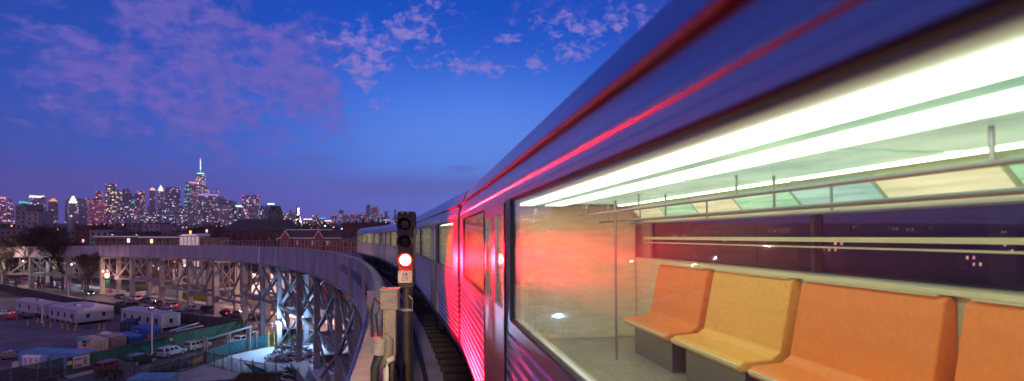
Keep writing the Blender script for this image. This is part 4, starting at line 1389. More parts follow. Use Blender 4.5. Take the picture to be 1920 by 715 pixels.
def branchy(seed, h, spread=.55, twigs=True):
    random.seed(seed)
    tr, cr = MB(), MB()

    def grow(p, d, l, r, lev):
        q = p + d * l
        (tr if lev < 2 else cr).tube(p, q, r, max(.03, r * .68), 7 if lev < 2 else (5 if lev < 3 else 3))
        if lev >= 7:
            return
        n = 4 if lev < 2 else 3
        for k in range(n):
            nd = (d + Vector((random.uniform(-1, 1), random.uniform(-1, 1), random.uniform(-.3, .75))) * spread * (1 + .12 * lev)).normalized()
            grow(q - d * l * random.uniform(0, .3), nd, l * random.uniform(.62, .85), max(.028, r * .62), lev + 1)
    grow(Vector((0, 0, 0)), Vector((0, 0, 1)), h * .27, h * .022, 0)
    return tr, cr


def bare_tree(label, base, h, seed, group=None, crown_m=None):
    t = thing('bare_tree', label, 'tree', base, 0, group)
    a, b = branchy(seed, h * 1.2)
    a.build('trunk', bark, t)
    b.build('crown', crown_m or bark, t)
    return t


GT = 'bare trees at the left in front of the viaduct'
for i, (u, v, h, s, lb) in enumerate(((30, 536, 19, 1, 'bare brown tree nearest the left edge, in front of the viaduct'), (62, 540, 21, 2, 'bare tree left of the lamp-lit pale patch under the viaduct'), (97, 541, 23, 3, 'tallest bare tree, trunk standing before the lamp-lit pale patch'), (118, 545, 19, 4, 'bare tree beside the white lamp, right of the tallest one'), (165, 551, 14, 5, 'small bare tree lit warm, right end of the bare trees'), (8, 540, 17, 6, 'bare tree cut by the left edge of the photo'), (80, 533, 20, 7, 'bare tree behind the tallest one, close to the viaduct'))):
    bare_tree(lb, gr(u, v), h, s, GT)


def leafy(label, base, h, w, seed, m_=None, group=None, trunk=.35, cat='tree', name='leafy_tree', n=1500, leaf=.22):
    random.seed(seed)
    t = thing(name, label, cat, base, 0, group)
    m = MB(); m.tube((0, 0, 0), (0, 0, h * .6), w * .06, w * .03, 7)
    for k in range(5):
        a = k * 1.3; m.tube((0, 0, h * (.3 + .05 * k)), (w * .3 * cos(a), w * .3 * sin(a), h * (.55 + .06 * k)), w * .025, w * .01, 5)
    m.build('trunk', bark, t)
    cl = [(Vector((random.uniform(-.4, .4) * w, random.uniform(-.4, .4) * w, h * random.uniform(trunk, .92))), w * random.uniform(.12, .3)) for _ in range(14)]
    m = MB()
    for _ in range(n):
        c, r = random.choice(cl)
        d = Vector((random.gauss(0, 1), random.gauss(0, 1), random.gauss(0, .8))).normalized() * r * random.random() ** .4
        p = c + d
        x = Vector((random.uniform(-1, 1), random.uniform(-1, 1), random.uniform(-1, 1))) * leaf
        y = Vector((random.uniform(-1, 1), random.uniform(-1, 1), random.uniform(-1, 1))) * leaf
        m.add([p - x, p + y, p + x, p - y], [(0, 1, 2, 3)])
    m.build('crown', m_ or leafm, t)
    return t


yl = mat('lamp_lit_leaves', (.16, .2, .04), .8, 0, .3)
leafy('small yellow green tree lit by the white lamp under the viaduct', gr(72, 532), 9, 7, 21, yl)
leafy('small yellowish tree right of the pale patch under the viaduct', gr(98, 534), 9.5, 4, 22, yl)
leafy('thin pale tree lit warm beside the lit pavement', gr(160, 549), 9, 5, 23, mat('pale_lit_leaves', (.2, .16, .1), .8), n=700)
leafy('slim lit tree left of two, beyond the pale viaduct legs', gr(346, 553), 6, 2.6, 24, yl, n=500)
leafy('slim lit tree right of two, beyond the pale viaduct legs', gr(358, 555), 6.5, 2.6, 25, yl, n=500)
for u, v, h, w, s, lb in ((215, 712, 2.2, 4, 31, 'dark bush beside the pavement in the lower left'), (310, 716, 2.6, 4.5, 32, 'grey green bush at the bottom edge, right of the dark board'), (548, 648, 1.8, 3.5, 33, 'dark bush behind the scrap heap under the viaduct')):
    leafy(lb, gr(u, v), h, w, s, trunk=.15, cat='bush', name='bush', n=900, leaf=.14)
# dark advert board and blue cabin at the bottom edge
t = thing('dark_board', 'dark patterned board on posts at the bottom edge below the red car', 'board', gr(236, 714), angA - .2)
m = MB(); m.box(-2.4, 2.4, -.05, .05, .6, 3.0); m.build('panel', mat('dark_patterned_board', (.02, .05, .05), .6, 0, .9, 2.5, c2=(.09, .10, .11)), t)
for x in (-2.2, 2.2):
    m = MB(); m.box(x - .08, x + .08, .06, .2, 0, 3.1); m.build('post', steel_d, t)
t = thing('blue_cabin', 'low blue cabin with a pale roof cut by the bottom edge', 'cabin', gr(240, 742), angA + .35)
m = MB(); m.box(0, 5.5, 0, 3, 0, 2.3); m.build('wall', mat('pale_blue_paint', (.12, .28, .46)), t)
m = MB(); m.box(-.15, 5.65, -.15, 3.15, 2.302, 2.45); m.build('roof', lblue, t)
m = MB(); m.box(3, 4, -.05, -.004, 1.2, 2); m.build('window', pane_dark, t)
# ------------------------------------------------------------------ houses, church, warehouses beyond the viaduct
lit_set = [WARM, AMB, COOL, YEL, PINK]


def block(name, label, cat, u0, u1, vtop, D, depth, wall, roof=tar, lit=(), seed=0, floors=None, cols_=None, rz=None, group=None, winw=1.1, winh=1.7, cornice=True, dark=True, face_cam=True, base=0.):
    """a building whose front spans photo columns u0..u1 at depth D"""
    random.seed(seed + int(u0 * 7 + D))
    a = at(u0, HV, D); b = at(u1, HV, D)
    W = (b - a).length
    top = EYE - (vtop - HV) * D / F
    ang = math.atan2((b - a).y, (b - a).x) if rz is None else rz
    t = thing(name, label, cat, (a.x, a.y, 0), ang, group)
    m = MB(); m.box(0, W, 0, depth, 0, top); m.build('wall', wall, t)
    r = MB(); r.box(-.15, W + .15, -.15, depth + .15, top + .002, top + .25)
    rr = r.build('roof', roof, t)
    if cornice:
        m = MB(); m.box(-.3, W + .3, -.35, -.16, top - .5, top + .1); m.build('cornice', trim_w if cornice == 2 else wall, t)
    fl_ = floors or max(1, int((top - 2) / 3.4))
    nc = cols_ or max(1, int(W / 3.0))
    while fl_ * nc > 60 and nc > 3:
        nc = int(nc * .8)
    for j in range(fl_):
        z = top - 1.2 - winh - j * 3.3
        if z < 1:
            break
        for i in range(nc):
            x = W * (i + .5) / nc
            on = random.random() < (lit[0] if lit else 0)
            if not on and not dark:
                continue
            if not on and random.random() < .15:
                continue
            m = MB(); m.box(x - winw / 2, x + winw / 2, -.05, -.004, z, z + winh)
            m.build('window', random.choice(lit[1]) if on else pane_dark, t)
    return t, rr, W, top


def roofbits(rr, W, depth, top, seed, m_=brick_b):
    random.seed(seed)
    for k in range(random.choice((1, 2, 2, 3))):
        x = W * random.uniform(.1, .9); y = depth * random.uniform(.2, .8); s = random.uniform(.5, 1.3)
        m = MB(); m.box(x - s / 2, x + s / 2, y - s / 2, y + s / 2, top + .252, top + random.uniform(.9, 2.2)); m.build('chimney', m_, rr)


# row of brick houses just behind the viaduct and other blocks one can tell apart
spec = [
    ('terraced_houses', 'row of red brick terraced houses with pale cornice marks, left of the white-walled block', 'houses', 178, 262, 443, 262, 12, brick_r, (.10, [COOL, PINK])),
    ('terraced_houses', 'brown brick terrace with two amber lit windows behind the viaduct', 'houses', 262, 336, 444, 258, 12, brick_b, (.16, [WARM, AMB])),
    ('apartment_block', 'tall grey block with blank walls rising left of the teal-lit towers', 'building', 29, 49, 386, 420, 16, render_g, ()),
    ('apartment_block', 'pale grey block right beside the tall blank one, at the left', 'building', 49, 72, 397, 415, 14, mat('lilac_render', (.3, .26, .33), .85), ()),
    ('low_building', 'dark low building at the left with two pale windows', 'building', 0, 42, 430, 330, 20, stone_g, (.12, [COOL])),
    ('low_building', 'red brick block in the left dark area, right of the bare tree tops', 'building', 140, 172, 424, 330, 18, brick_r, (.08, [YEL, PINK])),
    ('low_building', 'grey block with pale band behind the red brick terrace', 'building', 168, 214, 432, 320, 16, render_g, (.14, [PINK, YEL])),
    ('low_building', 'long dark slab above the brick terrace with pale skylights', 'building', 205, 272, 436, 300, 14, slate, (.1, [COOL])),
    ('apartment_block', 'dark block with a lilac lit side wall, below the skyline towers', 'building', 238, 275, 419, 400, 16, stone_g, (.08, [PINK])),
    ('low_building', 'plum coloured block with pale wall top, left of the white-walled hall', 'building', 268, 300, 420, 380, 14, mat('plum_render', (.3, .2, .3), .8), ()),
    ('low_building', 'small block with a glowing orange window, above the white-walled hall', 'building', 352, 362, 429, 330, 10, brick_b, (.9, [AMB])),
    ('low_building', 'dark block with a scatter of warm windows left of the church roof', 'building', 364, 402, 427, 360, 14, brick_b, (.25, [WARM, COOL, PINK])),
    ('low_building', 'pale grey flat building behind the church, under the wide residential tower', 'building', 458, 492, 411, 700, 20, render_g, ()),
    ('warehouse', 'broad dark brick block with stepped roof line, left of the red signal', 'building', 642, 716, 419, 290, 20, brick_r, ()),
    ('warehouse', 'dark brick block half behind the signal head, beside the stepped one', 'building', 716, 750, 427, 275, 20, brick_r, ()),
    ('low_building', 'dark long block behind the railing, left of the gabled hall', 'building', 372, 430, 447, 236, 12, brick_b, (.06, [WARM])),
    ('low_building', 'dim red brick block behind the railing, right of the gabled hall', 'building', 640, 720, 448, 215, 14, brick_r, (.12, [WARM])),
    # seen below the deck, between the legs
    ('warehouse', 'low warehouse with lilac lit wall under the viaduct behind the bare trees', 'warehouse', 60, 102, 492, 252, 14, render_w, (.1, [COOL])),
    ('warehouse', 'dark warehouse with blue lit doors under the viaduct, behind the small bare tree', 'warehouse', 104, 152, 498, 250, 14, render_g, (.2, [COOL])),
    ('warehouse', 'brown warehouse glimpsed under the viaduct left of the pale leg', 'warehouse', 160, 226, 486, 262, 14, brick_b, (.06, [WARM])),
    ('shop', 'brick shop glowing warm under the viaduct, between the two pale legs', 'shop', 276, 322, 496, 240, 10, brick_r, (.16, [AMB, PINK])),
    ('warehouse', 'long low warehouse under the viaduct behind the slim lit trees', 'warehouse', 324, 398, 505, 226, 12, render_g, (.2, [WARM, COOL])),
    ('warehouse', 'warm lit warehouse seen through the V-braced viaduct bay', 'warehouse', 400, 470, 508, 212, 12, brick_b, (.22, [WARM, PINK])),
    ('warehouse', 'pink lit warehouse behind the thick viaduct leg', 'warehouse', 472, 545, 514, 192, 12, render_w, (.2, [WARM, PINK])),
    ('warehouse', 'warm lit hall beyond the crossing behind the near viaduct legs', 'warehouse', 548, 600, 520, 186, 12, brick_b, (.3, [WARM, AMB])),
    ('warehouse', 'brick hall beyond the crossing, right end below the girder', 'warehouse', 602, 665, 524, 180, 12, brick_r, (.25, [WARM, PINK])),
    ('low_building', 'brick block at the left edge, behind the pinkish street lamp', 'building', -40, 30, 482, 250, 14, brick_b, (.1, [WARM])),
]
for i, (n_, lb, ct, u0, u1, vt, D, dp, wl, lit) in enumerate(spec):
    t, rr, W, top = block(n_, lb, ct, u0, u1, vt, D, dp, wl, tar, lit, seed=i, cornice=2 if 'terraced' in n_ else True)
    if top > 14:
        roofbits(rr, W, dp, top, i)
    if 'stepped roof line' in lb:
        for k in range(5):
            m = MB(); x = W * (.12 + k * .19); m.box(x, x + .6 + .5 * (k % 2), .3, 1.4, top + .252, top + 1.0 + .4 * (k % 3)); m.build('chimney', brick_r, rr)

# white-walled hall with a row of columns
t, rr, W, top = block('white_hall', 'white-walled hall standing above the far railing, left of the church', 'building', 337, 373, 444, 235, 10, mat('bright_white_render', (.7, .7, .75), .7), tar, (), seed=3, dark=False, cornice=False)
m = MB(); m.prism([(-.3, -.3, top + .252), (W + .3, -.3, top + .252), (W * .75, -.3, top + 1.1), (W * .2, -.3, top + 1.0)], (0, 10.5, 0)); m.build('roof_hump', MATS['bright_white_render'], t)
for k in range(6):
    m = MB(); m.box(W * k / 5 - .12, W * k / 5 + .12, -.2, -.01, top - 5, top - .1); m.build('pilaster', steel_d, t)

# the church: long steep roof, brick wall with arched windows, tower with two gables
D = 300
a, b = at(416, HV, D), at(548, HV, D)
ang = math.atan2((b - a).y, (b - a).x); W = (b - a).length
Z = lambda v: EYE - (v - HV) * D / F
ch = thing('church', 'long brick church with a steep dark roof and arched windows behind the railing', 'church', (a.x, a.y, 0), ang)
m = MB(); m.box(.6, W - .6, 0, 14, 0, Z(433)); m.build('wall', brick_r, ch)
m = MB(); m.hexa([(-.2, -.6, Z(433)), (W, -.6, Z(433)), (W, 14.6, Z(433)), (-.2, 14.6, Z(433))], [(W * .15, 6.7, Z(412)), (W * .91, 6.7, Z(412)), (W * .91, 7.3, Z(412)), (W * .15, 7.3, Z(412))]); m.build('roof', slate, ch)
for k in range(9):
    x = W * (.08 + k * .1)
    m = MB(); m.prism([(x - .55, -.06, Z(450)), (x + .55, -.06, Z(450)), (x + .55, -.06, Z(442)), (x + .3, -.06, Z(439)), (x, -.06, Z(437.5)), (x - .3, -.06, Z(439)), (x - .55, -.06, Z(442))], (0, .05, 0)); m.build('arched_window', pane_dark, ch)
for k in range(6):
    x = W * (.13 + k * .15)
    m = MB(); m.box(x - .35, x + .35, -.8, -.01, 0, Z(440)); m.build('buttress', brick_b, ch)
D = 318
Z = lambda v: EYE - (v - HV) * D / F
a, b = at(497, HV, D), at(513, HV, D)
w = 16 * D / F
bt = thing('bell_tower', 'stone bell tower with two steep gables and round windows rising behind the church roof', 'church tower', at(511, HV, D) * Vector((1, 1, 0)) if False else (at(511, HV, D).x, at(511, HV, D).y, 0), ang - R(42))
w = 6.0
m = MB(); m.box(-w, 0, 0, w, 0, Z(401)); m.box(-w, 0, 0, w, Z(401), Z(401) + .01) if False else None
# pentagon gables front and side
m.prism([(-w, 0, Z(400.9)), (0, 0, Z(400.9)), (-w / 2, 0, Z(387))], (0, .3, 0))
m.prism([(0, 0, Z(400.8)), (0, w, Z(400.8)), (0, w / 2, Z(387))], (-.3, 0, 0))
m.prism([(-w, 0, Z(400.8)), (-w, w, Z(400.8)), (-w, w / 2, Z(387))], (.3, 0, 0))
m.build('tower_wall', stone_g, bt)
m = MB()
for p0, p1, off in (((-w / 2, 0), None, None),):
    m.prism([(-w - .1, .32, Z(401)), (.1, .32, Z(401)), (-w / 2, .32, Z(386))], (0, w - .35, 0))
    m.prism([(-.32, -.05, Z(400.9)), (-.32, w + .1, Z(400.9)), (-.32, w / 2, Z(386.2))], (-w + .66, 0, 0))
m.build('gable_roof', slate, bt)
for face in (0, 1):
    m = MB()
    c = Vector((-w / 2, -.04, Z(397))) if face == 0 else Vector((.04, w / 2, Z(397)))
    o = Vector((0, -.05, 0)) if face == 0 else Vector((.05, 0, 0))
    m.tube(c, c + o, .95, n=20); rw = m.build('round_window', pane_dark, bt)
    for k in (-1, 0, 1):
        m = MB(); q = c + (Vector((k * 1.2, 0, 0)) if face == 0 else Vector((0, k * 1.2, 0))) + Vector((0, 0, -3.4))
        m.bar(q - Vector((0, 0, .8)), q + Vector((0, 0, .8)), .5, .06); m.build('lancet_window', pane_dark, bt)
# spires
D = 560
Z = lambda v: EYE - (v - HV) * D / F
p = at(557, HV, D); p.z = 0
sp = thing('church_spire', 'thin dark church spire right of the bell tower', 'spire', p)
m = MB(); m.box(-2, 2, -2, 2, 0, Z(420)); m.build('tower_wall', brick_b, sp)
m = MB(); m.tube((0, 0, Z(420)), (0, 0, Z(384)), 2.3, .05, 8); m.build('spire', slate, sp)
m = MB(); m.tube((0, 0, Z(384)), (0, 0, Z(381)), .12, n=5); m.build('finial', steel_d, sp)
D = 540
Z = lambda v: EYE - (v - HV) * D / F
p = at(559.5, HV, D); p.z = 0
sp = thing('lit_spire', 'cone-shaped spire strung with pale lights beside the dark spire', 'spire', p)
m = MB(); m.tube((0, 0, Z(425) - 14), (0, 0, Z(425)), 2.9, n=10); m.build('tower_wall', brick_b, sp)
m = MB(); m.tube((0, 0, Z(425)), (0, 0, Z(393)), 2.9, .2, 12); m.build('cone', slate, sp)
m = MB()
random.seed(4)
for k in range(90):
    f = random.random() ** .8; a = random.random() * 2 * pi; r = 2.95 * (1 - f) + .22
    c = Vector((r * cos(a), r * sin(a), Z(425) + (Z(393) - Z(425)) * f)); s = .22
    m.box(c.x - s, c.x + s, c.y - s, c.y + s, c.z - s * 1.5, c.z + s * 1.5)
lt = m.build('string_light', emit('pale_string_light', (1., .9, .7), 3.), sp); lt['kind'] = 'stuff'
m = MB(); m.box(-.6, .6, -.6, .6, Z(393), Z(390.5)); m.build('top_light', emit('pale_top_light', (.8, .95, 1.), 5), sp)

# gabled hall with pale eaves, right behind the railing
D = 232
a, b = at(524, HV, D), at(640, HV, D)
ang = math.atan2((b - a).y, (b - a).x); W = (b - a).length
Z = lambda v: EYE - (v - HV) * D / F
hl = thing('gabled_hall', 'long brick hall with pale-edged eaves and two small gables behind the railing', 'hall', (a.x, a.y, 0), ang)
m = MB(); m.box(0, W, 0, 12, 0, Z(447)); m.build('wall', brick_r, hl)
m = MB(); m.hexa([(-.4, -.5, Z(446.4)), (W + .4, -.5, Z(446.4)), (W + .4, 12.5, Z(446.4)), (-.4, 12.5, Z(446.4))], [(W * .05, 4.5, Z(431)), (W * .95, 4.5, Z(431)), (W * .95, 7.5, Z(431)), (W * .05, 7.5, Z(431))]); m.build('roof', slate, hl)
m = MB(); m.box(-.4, W + .4, -.75, -.52, Z(447.3), Z(446)); m.build('eaves', trim_w, hl)
m = MB(); m.box(W * .04, W * .8, 4.2, 4.45, Z(432), Z(430.6)); m.build('ridge_trim', trim_w, hl)
for uc in (537, 599):
    x = W * (uc - 524) / 116
    m = MB(); m.prism([(x - 1.7, -1.0, 0), (x + 1.7, -1.0, 0), (x + 1.7, -1.0, Z(446.5)), (x, -1.0, Z(433)), (x - 1.7, -1.0, Z(446.5))], (0, 4, 0)); g_ = m.build('gable', brick_r, hl)
    m = MB(); m.bar((x - 2.0, -1.1, Z(447)), (x, -1.1, Z(432.4)), .28, .2); m.bar((x + 2.0, -1.1, Z(447)), (x, -1.1, Z(432.4)), .28, .2); m.build('gable_trim', trim_w, g_)
for k in range(12):
    x = W * (k + .6) / 12.4
    m = MB(); m.box(x - .3, x + .3, -.05, -.004, Z(460), Z(451)); m.build('window', WARM if k in (8,) else trim_w if k % 3 == 0 else pane_dark, hl)
for k in (0.35, .62):
    m = MB(); m.box(W * k, W * k + .6, 5, 6, Z(432), Z(426)); m.build('chimney', brick_r, hl)

# ------------------------------------------------------------------ the dark band of low buildings out to the skyline
random.seed(99)
GL = 'low buildings between the viaduct and the skyline'
used = []
k = 0
walls = [brick_r, brick_b, stone_g, render_g, slate, mat('tan_brick', (.2, .15, .11), .85, 0, .3)]
while k < 170:
    D = 300 * (7.0 ** random.random())
    u = random.uniform(-30, 770)
    if D < 420 and (405 < u < 660):
        continue
    wpx = random.uniform(9, 22) * F / D
    hh = random.uniform(8, 15) if D < 700 else random.uniform(9, 21)
    if random.random() < .08:
        hh = min(24.5, hh + 6)
    vt = HV + (EYE - hh) * F / D
    lit = (random.choice((.06, .12, .2, .3)), [WARM, AMB, WARM, COOL, PINK, YEL]) if D < 800 else (.75, [WARM, AMB, COOL, PINK, WARM])
    t, rr, W, top = block('low_building', 'dark low building among the unlit blocks between viaduct and skyline', 'building', u, u + wpx, vt, D, random.uniform(9, 16), walls[k % 6], tar, lit, seed=k, group=GL, cornice=D < 500, dark=D < 420, floors=2 if D < 800 else 1, cols_=None if D < 800 else 2, winw=1.3 if D < 600 else 2.2, winh=1.8)
    if D < 900:
        roofbits(rr, W, 9, top, k)
    k += 1
# and more of them on the far side of the train, seen through its windows
random.seed(23)
for k in range(70):
    D = 260 * (6.0 ** random.random())
    u = random.uniform(800, 2500)
    hh = random.uniform(8, 16) if D < 600 else random.uniform(9, 20)
    t, rr, W, top = block('low_building', 'dark low building with a few lit windows on the far side of the train', 'building', u, u + random.uniform(10, 24) * F / D, HV + (EYE - hh) * F / D, D, random.uniform(9, 16), walls[k % 6], tar, (.25 if D < 700 else .6, [WARM, AMB, COOL, PINK, WARM]), seed=500 + k, group='low buildings beyond the train', cornice=False, dark=D < 380, floors=2, cols_=None if D < 600 else 2, winw=1.3 if D < 600 else 2.0, winh=1.7)
    if D < 700:
        roofbits(rr, W, 9, top, 900 + k)
# dark trees among them
for i, (u, D, h, w) in enumerate(((632, 420, 19, 16), (618, 460, 20, 14), (588, 600, 22, 18), (575, 640, 21, 16), (470, 900, 22, 22), (150, 700, 20, 20), (110, 520, 19, 16), (300, 620, 19, 16), (660, 330, 17, 10), (60, 620, 20, 18))):
    p = at(u, HV, D); p.z = 0
    leafy('dark leafy tree among the low buildings below the skyline', p, h, w, 60 + i, group='dark trees among the low buildings', n=900, leaf=.6)

# ------------------------------------------------------------------ the skyline
PAL = {
    'mix': [(1., .75, .5), (.6, .7, 1.), (1., .45, .4), (.9, .8, .9), (.4, .6, 1.), (1., .35, .6)],
    'warm': [(1., .7, .35), (1., .8, .55), (1., .5, .35), (.85, .85, .6)],
    'cool': [(.7, .9, 1.), (.4, .8, .95), (.9, .95, 1.), (.3, .7, .8)],
    'teal': [(.05, .8, .8), (.2, .9, .9), (.1, .5, .6), (.7, .9, 1.)],
    'pink': [(1., .35, .5), (1., .5, .6), (.9, .4, .6), (1., .7, .7)],
    'white': [(1., .8, .9), (.8, .85, 1.), (1., .65, .85)],
}
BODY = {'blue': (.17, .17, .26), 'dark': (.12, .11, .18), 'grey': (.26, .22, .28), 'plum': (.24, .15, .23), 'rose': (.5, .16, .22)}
fm = {}


def fmat(body, pal, frac, st=3.):
    frac *= .8; k = 'facade_%s_%s_%d_%d' % (body, pal, frac * 100, st * 10)
    if k not in fm:
        fm[k] = facade(k, BODY[body], PAL[pal], frac, 8., 7., st * .95)
    return fm[k]


def tower(label, u, w, vtop, D=4500, body='blue', pal='mix', frac=.3, st=2.4, crown=None, crown_m=None, beacon=0, steps=None, depth=None, group=None, mast=None, cat='tower', name='skyscraper'):
    S = D / F
    c = at(u, HV, D); c.z = 0
    wd = w * S; top = EYE - (vtop - HV) * S
    ang = math.atan2(-c.x, c.y)
    t = thing(name, label, cat, c, ang + random.uniform(-.25, .25), group)
    m = MB(); h = wd / 2; dp = (depth or min(wd, 60)) / 2
    H = top
    ch_ = {'pyramid': .12, 'dome': .06, 'spire': .16, 'steps': .25}.get(crown, 0) * H
    body_top = H - ch_
    m.box(-h, h, -dp, dp, 0, body_top)
    if steps:
        m.v = []; m.f = []; m.m = []
        z = 0
        for fr, ww in steps:
            m.box(-h * ww, h * ww, -dp * ww, dp * ww, z, body_top * fr); z = body_top * fr + .05
    fc = m.build('facade', fmat(body, pal, frac, st), t)
    cm = crown_m or trim_w
    tw_ = (steps[-1][1] if steps else 1)
    if crown == 'pyramid':
        m = MB(); m.loft([[(-h * tw_, -dp * tw_, body_top), (h * tw_, -dp * tw_, body_top), (h * tw_, dp * tw_, body_top), (-h * tw_, dp * tw_, body_top)], [(-.6, -.6, H), (.6, -.6, H), (.6, .6, H), (-.6, .6, H)]]); m.build('crown', cm, t)
    elif crown == 'dome':
        m = MB(); m.dome((0, 0, body_top), h * tw_, dp * tw_, ch_, 12, 5); m.build('crown', cm, t)
    elif crown == 'spire':
        m = MB(); m.tube((0, 0, body_top), (0, 0, body_top + ch_ * .45), h * tw_ * .8, h * tw_ * .6, 8); m.tube((0, 0, body_top + ch_ * .45), (0, 0, H), h * tw_ * .6, .5, 8); m.build('crown', cm, t)
    elif crown == 'steps':
        m = MB(); z = body_top
        for q in (.8, .55, .3):
            m.box(-h * q, h * q, -dp * q, dp * q, z, z + ch_ / 3); z += ch_ / 3 + .02
        m.build('crown', cm, t)
    elif crown == 'band':
        m = MB(); m.box(-h * tw_ - .5, h * tw_ + .5, -dp * tw_ - .5, dp * tw_ + .5, H - 14, H - 2); m.build('crown', cm, t)
    else:
        m = MB(); m.box(-h * tw_ * .6, h * tw_ * .5, -dp * tw_ * .6, dp * tw_ * .5, H + .05, H + 6); m.build('plant_room', mat('dark_plant_room', (.06, .055, .08), .8), t)
    if beacon:
        for i in range(beacon):
            x = 0 if beacon == 1 else (-h + 2 * h * i / (beacon - 1)) * tw_ * .9
            s = D / F * .8
            m = MB(); m.dome((x, -dp * .5, H + .1), s, s, s * 1.6, 8, 3); m.build('beacon', REDL, t)
    return t


cr_w = emit('white_lit_crown', (1., .95, .95), 1.6); cr_o = emit('orange_lit_crown', (1., .32, .06), 1.5); cr_p = emit('pink_lit_crown', (1., .3, .4), 1.2); cr_t = emit('teal_lit_crown', (.03, .6, .55), 1.2); cr_b = emit('pale_blue_lit_crown', (.6, .85, 1.), 2.0); cr_v = emit('violet_lit_crown', (.35, .25, 1.), 1.2); cr_y = emit('amber_lit_crown', (1., .6, .2), 1.6)
pink_wall = None
random.seed(5)
T = tower
T('slim pink-lit tower at the far left end of the skyline', 4, 9, 369, 3600, 'plum', 'pink', .6, crown='band', crown_m=cr_p)
T('thin stepped tower with pink lights, second from the far left', 19, 11, 375, 3600, 'plum', 'pink', .4, steps=[(.7, 1), (1, .5)])
T('low tower with a teal lit top, left of its teal twin', 42, 8, 377, 3600, 'blue', 'cool', .15, crown='band', crown_m=cr_t)
T('low tower with a teal lit top, next to the white-lit one', 53, 9, 378, 3600, 'blue', 'mix', .2, crown='band', crown_m=cr_t)
T('broad tower with white floodlit floors at the left', 69, 20, 367, 3600, 'blue', 'white', .5, 2.6, crown='band', crown_m=cr_w, beacon=2)
T('narrow tower joined to the right of the white floodlit one', 81, 7, 371, 3600, 'blue', 'white', .45)
T('tower with a glowing orange pyramid roof', 100, 12, 372, 3600, 'dark', 'warm', .2, crown='pyramid', crown_m=cr_o)
T('wide dark slab behind the white stepped tower', 145, 36, 374, 3800, 'blue', 'cool', .04)
T('white floodlit stepped tower with a pointed top, at the left', 137, 13, 368, 3600, 'grey', 'white', .3, crown='steps', crown_m=cr_w)
T('narrow dark tower with red beacons left of the red-lit block', 166, 8, 374, 3600, 'dark', 'pink', .05, beacon=2)
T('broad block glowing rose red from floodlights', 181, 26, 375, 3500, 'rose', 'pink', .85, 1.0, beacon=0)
T('slim pink tower with beacons behind the rose red block', 186, 9, 361, 3700, 'plum', 'pink', .6, beacon=2)
T('tall tower full of yellow windows with red beacons', 208, 17, 347, 3600, 'blue', 'warm', .55, 3.0, beacon=3)
T('slim yellow-lit tower just right of the tall yellow one', 222, 11, 359, 3700, 'blue', 'warm', .6, 3.)
T('dark tower with one red beacon, left of the teal-lit block', 237, 13, 356, 3900, 'dark', 'mix', .15, beacon=1)
T('broad dark block with bright teal floors', 251, 24, 366, 4000, 'blue', 'teal', .28, 3.)
T('narrow pink tower with red beacons right of the teal-lit block', 265, 11, 361, 4000, 'plum', 'pink', .45, beacon=2)
T('thin tower topped by a red and amber dome light', 286, 9, 353, 4200, 'plum', 'mix', .12, crown='dome', crown_m=cr_y, beacon=1)
T('slim tower with a white lit pointed crown', 301.5, 11, 347, 4200, 'grey', 'white', .35, crown='spire', crown_m=cr_w)
T('broad dark tower with a slanting white light, right of the pointed one', 323, 24, 353, 4300, 'dark', 'white', .2, 2.6)
T('teal-lit tower with a stepped top, left of the tallest tower', 352, 11, 343, 4500, 'blue', 'teal', .55, steps=[(.9, 1), (1, .6)])
T('pink floodlit block tucked beside the tallest tower', 361, 13, 341, 4550, 'plum', 'pink', .8, 1.6, crown='band', crown_m=cr_p)
# tallest tower: tapering faces and a mast
S = 4900 / F
c = at(376, HV, 4900); c.z = 0
wt = thing('skyscraper', 'tallest tower, white lit and tapering, with a long lit mast', 'tower', c, math.atan2(-c.x, c.y))
Zt = lambda v: EYE - (v - HV) * S
m = MB(); hb, ht = 11 * S, 6.5 * S
m.loft([[(-hb, -hb, 0), (0, -hb, 0), (hb, -hb, 0), (hb, 0, 0), (hb, hb, 0), (0, hb, 0), (-hb, hb, 0), (-hb, 0, 0)], [(-ht * .8, -ht * .8, Zt(327)), (0, -ht * 1.15, Zt(327)), (ht * .8, -ht * .8, Zt(327)), (ht * 1.15, 0, Zt(327)), (ht * .8, ht * .8, Zt(327)), (0, ht * 1.15, Zt(327)), (-ht * .8, ht * .8, Zt(327)), (-ht * 1.15, 0, Zt(327))]])
m.build('facade', fmat('grey', 'white', .8, 3.2), wt)
m = MB(); m.box(-ht * .85, ht * .85, -ht * .85, ht * .85, Zt(326.9), Zt(325)); cr = m.build('crown', cr_b, wt)
m = MB(); m.tube((0, 0, Zt(325)), (0, 0, Zt(318)), 7, 5, 8); m.build('mast_base', cr_t, wt)
m = MB()
for k in range(6):
    m.tube((0, 0, Zt(318 - k * 3.1)), (0, 0, Zt(318 - k * 3.1 - 2.2)), 4.6 - k * .3, n=8)
m.build('mast', emit('white_lit_mast', (.8, .9, 1.), 2.5), wt)
m = MB(); m.tube((0, 0, Zt(318)), (0, 0, Zt(299)), 1.6, n=6); m.build('mast_core', steel_d, wt)
m = MB(); m.dome((0, 0, Zt(299)), 4.5, 4.5, 9, 8, 3); m.build('beacon', REDL, wt)
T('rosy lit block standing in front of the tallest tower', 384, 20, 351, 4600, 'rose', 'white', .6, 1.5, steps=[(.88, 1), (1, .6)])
T('broad block with a violet lit roof edge below the tallest tower', 391, 32, 364, 4400, 'blue', 'warm', .35, 2.6, crown='band', crown_m=cr_v)
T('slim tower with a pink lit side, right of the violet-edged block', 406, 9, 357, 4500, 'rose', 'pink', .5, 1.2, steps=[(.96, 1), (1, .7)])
T('short dark tower with a plain top right of the pink-sided one', 417, 12, 371, 4300, 'dark', 'mix', .2)
T('dark tower with one red beacon, left of the wide residential tower', 430, 22, 378, 4200, 'dark', 'mix', .12, beacon=1)
